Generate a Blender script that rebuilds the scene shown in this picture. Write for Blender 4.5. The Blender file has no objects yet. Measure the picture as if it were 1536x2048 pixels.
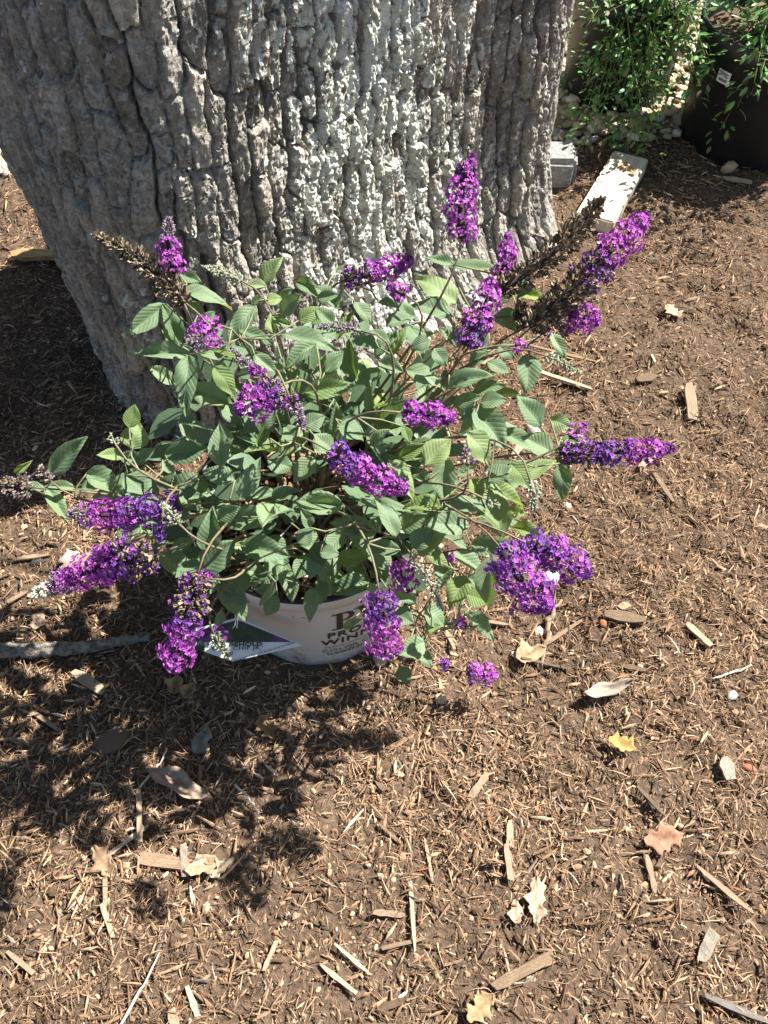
import bpy, math, random
import numpy as np
from mathutils import Vector, Matrix

random.seed(7)
RNG = np.random.default_rng(11)
R = math.radians
scene = bpy.context.scene
COL = scene.collection

# ------------------------------------------------------------------ camera
CAM_H, PITCH, FPX = 1.25, 55.0, 1650.0
cam_d = bpy.data.cameras.new('camera')
cam_d.sensor_fit = 'VERTICAL'
cam_d.sensor_height = 24.0
cam_d.lens = 24.0 * FPX / 2048.0
cam_d.clip_start = 0.02
cam_d.clip_end = 400.0
cam = bpy.data.objects.new('camera', cam_d)
COL.objects.link(cam)
cam.location = (0, 0, CAM_H)
cam.rotation_euler = (R(90 - PITCH), 0, 0)
scene.camera = cam

# ------------------------------------------------------------------ sky, sun, exposure
SUN_AZ, SUN_EL = 30.5, 51.0          # azimuth counted from +X towards +Y
world = bpy.data.worlds.new('World')
scene.world = world
world.use_nodes = True
wn = world.node_tree
sky = wn.nodes.new('ShaderNodeTexSky')
sky.sky_type = 'NISHITA'
sky.sun_disc = False
sky.sun_elevation = R(SUN_EL)
sky.sun_rotation = R(90 - SUN_AZ)
bg = wn.nodes['Background']
bg.inputs['Strength'].default_value = 0.05
wn.links.new(sky.outputs['Color'], bg.inputs['Color'])
SUN = Vector((math.cos(R(SUN_AZ)) * math.cos(R(SUN_EL)), math.sin(R(SUN_AZ)) * math.cos(R(SUN_EL)), math.sin(R(SUN_EL))))
sl = bpy.data.lights.new('sun', 'SUN')
sl.energy = 5.0
sl.angle = R(0.53)
sl.color = (1.0, 0.955, 0.88)
so = bpy.data.objects.new('sun', sl)
COL.objects.link(so)
so.location = SUN * 20
so.rotation_euler = (-SUN).to_track_quat('-Z', 'Y').to_euler()
scene.view_settings.view_transform = 'Standard'
scene.view_settings.look = 'None'
scene.view_settings.gamma = 1.0
scene.view_settings.exposure = 1.5
scene.cycles.max_bounces = 8

# ------------------------------------------------------------------ picture point -> place
FWD = Vector((0, math.cos(R(PITCH)), -math.sin(R(PITCH))))
UP = Vector((0, math.sin(R(PITCH)), math.cos(R(PITCH))))
CAM = Vector((0, 0, CAM_H))


def ray(px, py):
    return FWD + Vector((1, 0, 0)) * ((px - 768) / FPX) - UP * ((py - 1024) / FPX)


def at_depth(px, py, depth):
    return CAM + ray(px, py) * depth


def on_ground(px, py, z=0.0):
    d = ray(px, py)
    return CAM + d * ((z - CAM_H) / d.z)


def on_y(px, py, y):
    d = ray(px, py)
    return CAM + d * (y / d.y)


def project(p):
    q = Vector(p) - CAM
    z = q.dot(FWD)
    return 768 + FPX * q.x / z, 1024 - FPX * q.dot(UP) / z


# ------------------------------------------------------------------ noise
def _hash(ix, iy, s):
    h = (ix.astype(np.int64) * 374761393 + iy.astype(np.int64) * 668265263 + s * 974711) & 0xffffffff
    h = ((h ^ (h >> 13)) * 1274126177) & 0xffffffff
    h = h ^ (h >> 16)
    return (h & 0xffffff) / float(0xffffff)


def vnoise(x, y, s=0):
    ix, iy = np.floor(x), np.floor(y)
    fx, fy = x - ix, y - iy
    fx = fx * fx * (3 - 2 * fx)
    fy = fy * fy * (3 - 2 * fy)
    a, b = _hash(ix, iy, s), _hash(ix + 1, iy, s)
    c, d = _hash(ix, iy + 1, s), _hash(ix + 1, iy + 1, s)
    return (a + (b - a) * fx) * (1 - fy) + (c + (d - c) * fx) * fy


def fbm(x, y, s=0, o=4):
    t, a, n = 0.0, 1.0, 0.0
    for k in range(o):
        t = t + a * vnoise(x * 2 ** k + 17.3 * k, y * 2 ** k - 9.1 * k, s + k)
        n += a
        a *= 0.5
    return t / n


def sstep(a, b, x):
    t = np.clip((x - a) / (b - a), 0, 1)
    return t * t * (3 - 2 * t)


# ------------------------------------------------------------------ mesh helpers
def mesh_np(name, V, F, col=None, uv=None, smooth=False, attr=None):
    """V (n,3); F (m,k) or list of such arrays; col (n,3); attr {name:(n,)}"""
    V = np.asarray(V, dtype=np.float32)
    Fs = F if isinstance(F, list) and np.ndim(F[0]) == 2 else [F]
    Fs = [np.asarray(f, dtype=np.int32) for f in Fs if len(f)]
    me = bpy.data.meshes.new(name)
    me.vertices.add(len(V))
    me.vertices.foreach_set('co', V.ravel())
    loops = np.concatenate([f.ravel() for f in Fs])
    tot = np.concatenate([np.full(len(f), f.shape[1], dtype=np.int32) for f in Fs])
    me.loops.add(len(loops))
    me.loops.foreach_set('vertex_index', loops)
    me.polygons.add(len(tot))
    me.polygons.foreach_set('loop_start', np.concatenate([[0], np.cumsum(tot)[:-1]]).astype(np.int32))
    me.update(calc_edges=True)
    me.validate()
    me.polygons.foreach_set('use_smooth', np.full(len(me.polygons), smooth))
    if col is not None:
        a = me.color_attributes.new('Col', 'FLOAT_COLOR', 'POINT')
        c4 = np.ones((len(V), 4), dtype=np.float32)
        c4[:, :3] = col
        a.data.foreach_set('color', c4.ravel())
    if attr:
        for k, v in attr.items():
            a = me.attributes.new(k, 'FLOAT', 'POINT')
            a.data.foreach_set('value', np.asarray(v, dtype=np.float32))
    if uv is not None:
        l = me.uv_layers.new(name='UVMap')
        idx = np.zeros(len(me.loops), dtype=np.int32)
        me.loops.foreach_get('vertex_index', idx)
        l.data.foreach_set('uv', np.asarray(uv, dtype=np.float32)[idx].ravel())
    return me


def link(name, me, m=None, parent=None):
    o = bpy.data.objects.new(name, me)
    COL.objects.link(o)
    if m is not None and me is not None and len(me.materials) == 0:
        me.materials.append(m)
    if parent is not None:
        o.parent = parent
    return o


def tag(o, label=None, cat=None, group=None, kind=None):
    if label:
        o['label'] = label
    if cat:
        o['category'] = cat
    if group:
        o['group'] = group
    if kind:
        o['kind'] = kind
    return o


def empty(name, loc):
    o = bpy.data.objects.new(name, None)
    COL.objects.link(o)
    o.location = loc
    o.empty_display_size = 0.05
    return o


def keep(child, parent):
    """parent a child that was built in world coordinates"""
    child.parent = parent
    child.matrix_parent_inverse = Matrix.Translation(-Vector(parent.location))
    return child


class MB:
    def __init__(self):
        self.v, self.f, self.c = [], [], []
        self.n = 0

    def add(self, V, F, c=None):
        V = np.asarray(V, dtype=float).reshape(-1, 3)
        self.v.append(V)
        for f in F:
            self.f.append([int(i) + self.n for i in f])
        self.c.append(np.tile(np.asarray(c if c is not None else (1, 1, 1), dtype=float), (len(V), 1)) if c is None or np.ndim(c) == 1 else np.asarray(c))
        self.n += len(V)

    def tube(self, pts, rad, k=6, c=None, cap=True):
        pts = [Vector(p) for p in pts]
        n = len(pts)
        if not hasattr(rad, '__len__'):
            rad = [rad] * n
        V, F = [], []
        t0 = (pts[1] - pts[0]).normalized()
        ref = t0.orthogonal().normalized()
        for i in range(n):
            t = (pts[min(i + 1, n - 1)] - pts[max(i - 1, 0)]).normalized()
            ref = (ref - t * ref.dot(t)).normalized()
            b = t.cross(ref)
            for j in range(k):
                a = 2 * math.pi * j / k
                V.append(pts[i] + (ref * math.cos(a) + b * math.sin(a)) * rad[i])
        for i in range(n - 1):
            for j in range(k):
                j2 = (j + 1) % k
                F.append((i * k + j, i * k + j2, (i + 1) * k + j2, (i + 1) * k + j))
        if cap:
            F.append(tuple(range(k))[::-1])
            F.append(tuple((n - 1) * k + j for j in range(k)))
        self.add([tuple(v) for v in V], F, c)

    def build(self, name, m, parent=None, smooth=False, world_parent=True):
        V = np.concatenate(self.v)
        me = bpy.data.meshes.new(name)
        me.from_pydata(V.tolist(), [], self.f)
        me.polygons.foreach_set('use_smooth', np.full(len(me.polygons), smooth))
        a = me.color_attributes.new('Col', 'FLOAT_COLOR', 'POINT')
        c4 = np.ones((len(V), 4), dtype=np.float32)
        c4[:, :3] = np.concatenate(self.c)
        a.data.foreach_set('color', c4.ravel())
        o = link(name, me, m)
        if parent is not None:
            if world_parent:
                keep(o, parent)
            else:
                o.parent = parent
        return o


def bez(p0, p1, p2, p3, n):
    out = []
    for i in range(n + 1):
        t = i / n
        out.append(p0 * (1 - t) ** 3 + p1 * 3 * t * (1 - t) ** 2 + p2 * 3 * t * t * (1 - t) + p3 * t ** 3)
    return out


def rand_rots(n, tilt=0.25):
    """rotation matrices: random yaw, small tilt"""
    yaw = RNG.uniform(0, 2 * np.pi, n)
    p = RNG.normal(0, tilt, n)
    r = RNG.normal(0, tilt * 1.3, n)
    cy, sy, cp, sp, cr, sr = np.cos(yaw), np.sin(yaw), np.cos(p), np.sin(p), np.cos(r), np.sin(r)
    M = np.empty((n, 3, 3))
    M[:, 0, 0] = cy * cp; M[:, 0, 1] = cy * sp * sr - sy * cr; M[:, 0, 2] = cy * sp * cr + sy * sr
    M[:, 1, 0] = sy * cp; M[:, 1, 1] = sy * sp * sr + cy * cr; M[:, 1, 2] = sy * sp * cr - cy * sr
    M[:, 2, 0] = -sp; M[:, 2, 1] = cp * sr; M[:, 2, 2] = cp * cr
    return M


def frames_from(z):
    """rotation matrices whose third column is z (n,3), random spin"""
    n = len(z)
    z = z / np.linalg.norm(z, axis=1, keepdims=True)
    a = RNG.normal(size=(n, 3))
    x = a - z * (a * z).sum(1, keepdims=True)
    x /= np.linalg.norm(x, axis=1, keepdims=True)
    y = np.cross(z, x)
    return np.stack([x, y, z], axis=2)


def instance(TV, TF, pos, M, scl, cols, tcol=None):
    """many copies of a template joined: returns V, F, C"""
    TV = np.asarray(TV, dtype=float)
    n, k = len(pos), len(TV)
    if np.ndim(scl) == 1:
        scl = np.repeat(scl[:, None], 3, axis=1)
    V = np.einsum('nij,nkj->nki', M, TV[None] * scl[:, None, :]) + pos[:, None, :]
    TF = np.asarray(TF)
    F = (TF[None] + (np.arange(n) * k)[:, None, None]).reshape(-1, TF.shape[1])
    C = np.repeat(cols[:, None, :], k, axis=1)
    if tcol is not None:
        C = C * np.asarray(tcol)[None]
    return V.reshape(-1, 3), F, C.reshape(-1, 3)


# ------------------------------------------------------------------ materials
def nodes(name):
    m = bpy.data.materials.new(name)
    m.use_nodes = True
    nt = m.node_tree
    return m, nt, nt.nodes['Principled BSDF']


def nd(nt, typ, **kw):
    n = nt.nodes.new(typ)
    for k, v in kw.items():
        setattr(n, k, v)
    return n


def noise_node(nt, scale, detail=4, rough=0.6, coord='Object'):
    tc = nd(nt, 'ShaderNodeTexCoord')
    n = nd(nt, 'ShaderNodeTexNoise')
    n.inputs['Scale'].default_value = scale
    n.inputs['Detail'].default_value = detail
    n.inputs['Roughness'].default_value = rough
    nt.links.new(tc.outputs[coord], n.inputs['Vector'])
    return n


def ramp(nt, src, stops):
    r = nd(nt, 'ShaderNodeValToRGB')
    e = r.color_ramp.elements
    e[0].position, e[0].color = stops[0][0], (*stops[0][1], 1)
    e[1].position, e[1].color = stops[-1][0], (*stops[-1][1], 1)
    for p, c in stops[1:-1]:
        x = e.new(p)
        x.color = (*c, 1)
    nt.links.new(src, r.inputs['Fac'])
    return r


def mix(nt, a, b, fac=0.5, mode='MIX'):
    m = nd(nt, 'ShaderNodeMix', data_type='RGBA', blend_type=mode)
    for s, v in ((m.inputs[6], a), (m.inputs[7], b)):
        if isinstance(v, tuple):
            s.default_value = (*v, 1)
        else:
            nt.links.new(v, s)
    if isinstance(fac, float):
        m.inputs[0].default_value = fac
    else:
        nt.links.new(fac, m.inputs[0])
    return m.outputs[2]


def bump(nt, bsdf, src, dist, strength=1.0):
    b = nd(nt, 'ShaderNodeBump')
    b.inputs['Strength'].default_value = strength
    b.inputs['Distance'].default_value = dist
    nt.links.new(src, b.inputs['Height'])
    nt.links.new(b.outputs['Normal'], bsdf.inputs['Normal'])
    return b


def mat_plain(name, col, var=0.25, scale=30.0, rough=0.7, spec=0.3, bmp=0.0, coord='Object'):
    m, nt, b = nodes(name)
    n = noise_node(nt, scale, 5, 0.65, coord)
    lo = tuple(c * (1 - var) for c in col)
    hi = tuple(min(1, c * (1 + var)) for c in col)
    r = ramp(nt, n.outputs['Fac'], [(0.3, lo), (0.7, hi)])
    nt.links.new(r.outputs['Color'], b.inputs['Base Color'])
    b.inputs['Roughness'].default_value = rough
    b.inputs['Specular IOR Level'].default_value = spec
    if bmp:
        bump(nt, b, n.outputs['Fac'], bmp)
    return m


def mat_attr(name, var=0.3, scale=400.0, rough=0.8, spec=0.2, bmp=0.0, trans=0.0):
    """colour comes from the piece's own colour attribute, with grain"""
    m, nt, b = nodes(name)
    a = nd(nt, 'ShaderNodeAttribute', attribute_name='Col')
    n = noise_node(nt, scale, 3, 0.6)
    r = ramp(nt, n.outputs['Fac'], [(0.25, (1 - var,) * 3), (0.75, (1 + var,) * 3)])
    c = mix(nt, a.outputs['Color'], r.outputs['Color'], 1.0, 'MULTIPLY')
    nt.links.new(c, b.inputs['Base Color'])
    b.inputs['Roughness'].default_value = rough
    b.inputs['Specular IOR Level'].default_value = spec
    if bmp:
        bump(nt, b, n.outputs['Fac'], bmp)
    if trans:
        add_trans(nt, b, c, trans)
    return m


def add_trans(nt, b, colsock, fac):
    t = nd(nt, 'ShaderNodeBsdfTranslucent')
    nt.links.new(colsock, t.inputs['Color'])
    ms = nd(nt, 'ShaderNodeMixShader')
    ms.inputs[0].default_value = fac
    out = nt.nodes['Material Output']
    nt.links.new(b.outputs[0], ms.inputs[1])
    nt.links.new(t.outputs[0], ms.inputs[2])
    nt.links.new(ms.outputs[0], out.inputs['Surface'])


def mat_leaf(name, top, under, trans=0.28, vein=0.5, hue_var=0.25):
    m, nt, b = nodes(name)
    oi = nd(nt, 'ShaderNodeObjectInfo')
    uvn = nd(nt, 'ShaderNodeUVMap', uv_map='UVMap')
    sep = nd(nt, 'ShaderNodeSeparateXYZ')
    nt.links.new(uvn.outputs['UV'], sep.inputs[0])

    def M(op, a, c=None):
        k = nd(nt, 'ShaderNodeMath', operation=op)
        for i, v in enumerate((a, c)):
            if v is None:
                continue
            if isinstance(v, (int, float)):
                k.inputs[i].default_value = v
            else:
                nt.links.new(v, k.inputs[i])
        return k.outputs[0]
    ax = M('ABSOLUTE', M('SUBTRACT', sep.outputs['X'], 0.5))
    ph = M('SUBTRACT', M('MULTIPLY', sep.outputs['Y'], 9.0), M('MULTIPLY', ax, 5.0))
    w = M('ABSOLUTE', M('SINE', M('MULTIPLY', ph, math.pi)))     # 0 on each side vein
    w = M('MINIMUM', M('POWER', w, 0.6), M('MULTIPLY', ax, 14.0))
    w = M('MINIMUM', w, 1.0)
    n = noise_node(nt, 45, 4, 0.65)
    fine = noise_node(nt, 260, 2, 0.6)
    r = ramp(nt, n.outputs['Fac'], [(0.3, tuple(c * 0.78 for c in top)), (0.7, tuple(c * 1.18 for c in top))])
    v2 = ramp(nt, oi.outputs['Random'], [(0.0, (1 - hue_var, 1 - hue_var * .7, 1 - hue_var)), (0.55, (1, 1, 1)), (0.85, (1.2, 1.15, 1.15)), (1.0, (1.45, 1.3, 0.8))])
    c1 = mix(nt, r.outputs['Color'], v2.outputs['Color'], 1.0, 'MULTIPLY')
    c1 = mix(nt, c1, under, M('MULTIPLY', M('SUBTRACT', 1.0, w), 0.28))
    geo = nd(nt, 'ShaderNodeNewGeometry')
    c2 = mix(nt, c1, under, geo.outputs['Backfacing'])
    spot = ramp(nt, noise_node(nt, 90, 2, 0.5).outputs['Fac'], [(0.72, (1, 1, 1)), (0.78, (0.75, 0.55, 0.35))])
    c2 = mix(nt, c2, spot.outputs['Color'], 0.7, 'MULTIPLY')
    nt.links.new(c2, b.inputs['Base Color'])
    b.inputs['Roughness'].default_value = 0.52
    b.inputs['Specular IOR Level'].default_value = 0.4
    h = mix(nt, w, fine.outputs['Fac'], 0.3)
    bump(nt, b, h, 0.0011 * vein * 2)
    tc = mix(nt, c2, (1.25, 1.35, 0.35), 1.0, 'MULTIPLY')
    add_trans(nt, b, tc, trans)
    return m


def mat_bark():
    m, nt, b = nodes('oak_bark')
    at = nd(nt, 'ShaderNodeAttribute', attribute_name='lichen')
    pt = nd(nt, 'ShaderNodeAttribute', attribute_name='plate')
    n1 = noise_node(nt, 14, 6, 0.7)
    n2 = noise_node(nt, 120, 5, 0.7)
    n3 = noise_node(nt, 60, 4, 0.65)
    base = ramp(nt, n1.outputs['Fac'], [(0.25, (0.168, 0.156, 0.140)), (0.5, (0.29, 0.273, 0.248)), (0.75, (0.415, 0.395, 0.365))])
    gr = ramp(nt, n2.outputs['Fac'], [(0.3, (0.55, 0.53, 0.51)), (0.7, (1.42, 1.41, 1.38))])
    c = mix(nt, base.outputs['Color'], gr.outputs['Color'], 1.0, 'MULTIPLY')
    pv = ramp(nt, pt.outputs['Fac'], [(0.0, (0.72, 0.69, 0.66)), (0.5, (1, 1, 1)), (1.0, (1.28, 1.24, 1.18))])
    c = mix(nt, c, pv.outputs['Color'], 1.0, 'MULTIPLY')
    # thin grey crust lichen freckles everywhere
    fr = ramp(nt, n3.outputs['Fac'], [(0.56, (0, 0, 0)), (0.64, (1, 1, 1))])
    c = mix(nt, c, (0.42, 0.435, 0.415), mix_fac(nt, fr.outputs['Color'], 0.75))
    lic = ramp(nt, noise_node(nt, 25, 4, 0.6).outputs['Fac'], [(0.3, (0.44, 0.47, 0.37)), (0.5, (0.60, 0.61, 0.54)), (0.62, (0.64, 0.67, 0.63)), (0.75, (0.50, 0.53, 0.33))])
    lg = ramp(nt, n2.outputs['Fac'], [(0.3, (0.7, 0.7, 0.7)), (0.7, (1.2, 1.2, 1.2))])
    lc = mix(nt, lic.outputs['Color'], lg.outputs['Color'], 1.0, 'MULTIPLY')
    # ragged lichen edge
    ma = nd(nt, 'ShaderNodeMath', operation='ADD')
    nt.links.new(at.outputs['Fac'], ma.inputs[0])
    ms = nd(nt, 'ShaderNodeMath', operation='MULTIPLY_ADD')
    nt.links.new(n2.outputs['Fac'], ms.inputs[0])
    ms.inputs[1].default_value = 2.2
    ms.inputs[2].default_value = -1.1
    nt.links.new(ms.outputs[0], ma.inputs[1])
    edge = ramp(nt, ma.outputs[0], [(0.45, (0, 0, 0)), (0.6, (1, 1, 1))])
    c = mix(nt, c, lc, edge.outputs['Color'])
    nt.links.new(c, b.inputs['Base Color'])
    b.inputs['Roughness'].default_value = 0.92
    b.inputs['Specular IOR Level'].default_value = 0.15
    hh = mix(nt, n2.outputs['Fac'], n3.outputs['Fac'], 0.4)
    bump(nt, b, hh, 0.007)
    return m


def mix_fac(nt, sock, k):
    m = nd(nt, 'ShaderNodeMath', operation='MULTIPLY')
    nt.links.new(sock, m.inputs[0])
    m.inputs[1].default_value = k
    return m.outputs[0]


def mat_chip(name, stops, var=0.3):
    """a wood piece: tone drawn per object, grain along its length"""
    m, nt, b = nodes(name)
    oi = nd(nt, 'ShaderNodeObjectInfo')
    r = ramp(nt, oi.outputs['Random'], stops)
    tc = nd(nt, 'ShaderNodeTexCoord')
    mp = nd(nt, 'ShaderNodeMapping')
    mp.inputs['Scale'].default_value = (2.0, 14.0, 14.0)
    nt.links.new(tc.outputs['Object'], mp.inputs['Vector'])
    n = nd(nt, 'ShaderNodeTexNoise')
    n.inputs['Scale'].default_value = 1.4
    n.inputs['Detail'].default_value = 5
    nt.links.new(mp.outputs[0], n.inputs['Vector'])
    g = ramp(nt, n.outputs['Fac'], [(0.3, (1 - var * 1.4,) * 3), (0.7, (1 + var,) * 3)])
    c = mix(nt, r.outputs['Color'], g.outputs['Color'], 1.0, 'MULTIPLY')
    nt.links.new(c, b.inputs['Base Color'])
    b.inputs['Roughness'].default_value = 0.85
    b.inputs['Specular IOR Level'].default_value = 0.2
    bump(nt, b, n.outputs['Fac'], 0.0012)
    return m


M_SOIL = mat_plain('mulch_soil', (0.115, 0.079, 0.054), 0.5, 110, 0.95, 0.1, 0.006)
M_MULCH = mat_attr('mulch_fibre', 0.32, 500, 0.85, 0.2)
M_CHIP = mat_chip('wood_chip', [(0.0, (0.13, 0.09, 0.06)), (0.25, (0.25, 0.175, 0.115)), (0.5, (0.34, 0.245, 0.165)), (0.75, (0.45, 0.345, 0.24)), (0.93, (0.56, 0.46, 0.33)), (1.0, (0.17, 0.155, 0.145))])
M_GRAVEL = mat_attr('gravel_stone', 0.2, 120, 0.8, 0.25)
M_GRAVBED = mat_plain('gravel_sand', (0.30, 0.25, 0.16), 0.4, 80, 0.95, 0.1, 0.004)
M_BARK = mat_bark()
M_LEAF = mat_leaf('bush_leaf', (0.165, 0.245, 0.135), (0.34, 0.41, 0.28), 0.28, 0.26)
M_LEAFY = mat_leaf('bush_leaf_yellow_green', (0.19, 0.27, 0.09), (0.33, 0.39, 0.22), 0.32, 0.4)
M_FLOWER = mat_attr('floret', 0.18, 300, 0.55, 0.3, 0, 0.25)
M_BUD = mat_attr('bud', 0.3, 500, 0.8, 0.2)
M_STEM = mat_attr('stem', 0.25, 160, 0.75, 0.2)
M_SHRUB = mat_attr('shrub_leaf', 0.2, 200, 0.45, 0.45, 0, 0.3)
M_OAKLEAF = mat_attr('oak_leaf', 0.25, 60, 0.5, 0.4, 0, 0.3)
M_DRY = mat_attr('dry_leaf', 0.35, 70, 0.75, 0.25, 0.0006, 0.15)
M_BLACK = mat_plain('black_plastic', (0.012, 0.012, 0.013), 0.35, 20, 0.45, 0.4)
M_PRINT = mat_plain('dark_print', (0.055, 0.035, 0.03), 0.2, 60, 0.6, 0.2)
M_PRINTG = mat_plain('green_print', (0.16, 0.2, 0.12), 0.2, 60, 0.6, 0.2)
M_PRINTW = mat_plain('pale_print', (0.5, 0.55, 0.42), 0.1, 60, 0.6, 0.2)
M_TAGW = mat_plain('tag_card', (0.72, 0.74, 0.75), 0.05, 30, 0.45, 0.4)
M_TAGG = mat_plain('tag_green', (0.045, 0.075, 0.02), 0.2, 30, 0.45, 0.4)
M_STRING = mat_plain('string', (0.6, 0.6, 0.58), 0.1, 60, 0.6, 0.3)
M_STONE = mat_attr('stone', 0.3, 90, 0.85, 0.25, 0.001)
M_CONC = mat_plain('concrete', (0.27, 0.26, 0.245), 0.45, 120, 0.95, 0.15, 0.002)
M_DRYST = mat_plain('dry_stalk', (0.24, 0.18, 0.125), 0.5, 120, 0.9, 0.15, 0.002)
M_STICKB = mat_plain('stick_bark', (0.23, 0.205, 0.175), 0.75, 95, 0.95, 0.1, 0.009)


def mat_lumber():
    m, nt, b = nodes('sawn_lumber')
    tc = nd(nt, 'ShaderNodeTexCoord')
    mp = nd(nt, 'ShaderNodeMapping')
    mp.inputs['Scale'].default_value = (60, 3.0, 60)
    nt.links.new(tc.outputs['Object'], mp.inputs['Vector'])
    n = nd(nt, 'ShaderNodeTexNoise')
    n.inputs['Scale'].default_value = 1.0
    n.inputs['Detail'].default_value = 4
    n.inputs['Distortion'].default_value = 0.6
    nt.links.new(mp.outputs[0], n.inputs['Vector'])
    g = ramp(nt, n.outputs['Fac'], [(0.3, (0.47, 0.40, 0.28)), (0.55, (0.62, 0.56, 0.44)), (0.75, (0.68, 0.63, 0.52))])
    s = noise_node(nt, 16, 2, 0.4)
    st = ramp(nt, s.outputs['Fac'], [(0.62, (1, 1, 1)), (0.68, (0.72, 0.55, 0.38))])
    c = mix(nt, g.outputs['Color'], st.outputs['Color'], 1.0, 'MULTIPLY')
    nt.links.new(c, b.inputs['Base Color'])
    b.inputs['Roughness'].default_value = 0.8
    bump(nt, b, n.outputs['Fac'], 0.0008)
    return m


M_LUMBER = mat_lumber()


def mat_pot_white():
    m, nt, b = nodes('white_pot_plastic')
    n = noise_node(nt, 9, 4, 0.6)
    r = ramp(nt, n.outputs['Fac'], [(0.3, (0.50, 0.495, 0.47)), (0.7, (0.60, 0.595, 0.57))])
    # soil splashes, thicker near the ground
    tc = nd(nt, 'ShaderNodeTexCoord')
    sp = nd(nt, 'ShaderNodeSeparateXYZ')
    nt.links.new(tc.outputs['Object'], sp.inputs[0])
    n2 = noise_node(nt, 230, 2, 0.5)
    ad = nd(nt, 'ShaderNodeMath', operation='MULTIPLY_ADD')
    nt.links.new(sp.outputs['Z'], ad.inputs[0])
    ad.inputs[1].default_value = -1.1
    nt.links.new(n2.outputs['Fac'], ad.inputs[2])
    d = ramp(nt, ad.outputs[0], [(0.63, (1, 1, 1)), (0.68, (0.16, 0.11, 0.075))])
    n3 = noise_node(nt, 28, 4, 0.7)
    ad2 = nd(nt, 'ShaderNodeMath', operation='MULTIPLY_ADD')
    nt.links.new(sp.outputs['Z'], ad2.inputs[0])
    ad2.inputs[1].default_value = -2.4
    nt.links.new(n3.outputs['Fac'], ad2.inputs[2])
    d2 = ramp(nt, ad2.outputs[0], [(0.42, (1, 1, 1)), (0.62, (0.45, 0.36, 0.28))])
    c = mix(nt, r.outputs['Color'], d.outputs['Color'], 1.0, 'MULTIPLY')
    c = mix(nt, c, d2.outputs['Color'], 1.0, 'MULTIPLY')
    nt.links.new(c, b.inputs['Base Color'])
    b.inputs['Roughness'].default_value = 0.42
    return m


def mat_tag_photo():
    m, nt, b = nodes('tag_picture')
    n = noise_node(nt, 60, 5, 0.7)
    n2 = noise_node(nt, 24, 3, 0.6)
    a = ramp(nt, n.outputs['Fac'], [(0.3, (0.012, 0.02, 0.012)), (0.6, (0.06, 0.075, 0.025)), (0.8, (0.13, 0.12, 0.05))])
    p = ramp(nt, n.outputs['Fac'], [(0.35, (0.06, 0.01, 0.06)), (0.65, (0.24, 0.06, 0.24))])
    k = ramp(nt, n2.outputs['Fac'], [(0.48, (0, 0, 0)), (0.56, (1, 1, 1))])
    c = mix(nt, a.outputs['Color'], p.outputs['Color'], k.outputs['Color'])
    nt.links.new(c, b.inputs['Base Color'])
    b.inputs['Roughness'].default_value = 0.4
    return m


M_POTW = mat_pot_white()
M_TAGP = mat_tag_photo()


# ------------------------------------------------------------------ ground
def hgt(x, y):
    x = np.asarray(x, dtype=float)
    y = np.asarray(y, dtype=float)
    h = 0.030 * (fbm(x * 4.5, y * 4.5, 3, 3) - 0.5) + 0.026 * (fbm(x * 17, y * 17, 8, 3) - 0.5) + 0.010 * (fbm(x * 45, y * 45, 12, 2) - 0.5)
    # a low collar of mulch where it meets pot and tree
    dp = np.hypot(x + 0.11, y - 0.72)
    h = h + 0.004 * np.exp(-((dp - 0.17) / 0.04) ** 2)
    far = sstep(1.95, 2.25, y + 0.12 * (vnoise(x * 3, y * 0 + 2, 5) - 0.5))
    far = np.maximum(far, sstep(2.5, 4.0, np.abs(x)))
    far = np.maximum(far, sstep(0.7, 2.0, -y))
    return h * (1 - far)


xs = np.concatenate([-np.geomspace(80, 2.0, 24)[:-1], np.arange(-2.0, 2.0001, 0.011), np.geomspace(2.0, 80, 24)[1:]])
ys = np.concatenate([-np.geomspace(60, 0.5, 20)[:-1], np.arange(-0.5, 2.6, 0.011), np.geomspace(2.6, 120, 24)[1:]])
gx, gy = np.meshgrid(xs, ys)
gz = hgt(gx, gy) - 0.004 * (fbm(gx * 60, gy * 60, 21, 2) - 0.5)
nx, ny = len(xs), len(ys)
ii = (np.arange(ny - 1)[:, None] * nx + np.arange(nx - 1)[None]).ravel()
ground = link('mulch_ground', mesh_np('mulch_ground', np.stack([gx.ravel(), gy.ravel(), gz.ravel()], 1),
              np.stack([ii, ii + 1, ii + nx + 1, ii + nx], 1), smooth=True), M_SOIL)
tag(ground, kind='structure')

# gravel bed behind
gxs = np.concatenate([-np.geomspace(30, 3, 12)[:-1], np.linspace(-3, 3.5, 90), np.geomspace(3.5, 30, 12)[1:]])
edge_y = 2.16 + 0.10 * (fbm(gxs * 2.2, gxs * 0 + 1, 31, 3) - 0.5) * 2
gys = np.array([0, .1, .3, .8, 2, 6, 20.0])
edge_y = edge_y - 0.22 * sstep(.7, 1.0, -gxs)
GV = [(gxs[i], edge_y[i] + t, 0.006) for t in gys for i in range(len(gxs))]
k = len(gxs)
GF = [(r * k + i, r * k + i + 1, (r + 1) * k + i + 1, (r + 1) * k + i) for r in range(len(gys) - 1) for i in range(k - 1)]
gravel = link('gravel_bed', mesh_np('gravel_bed', GV, GF), M_GRAVBED)
tag(gravel, kind='structure')

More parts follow.
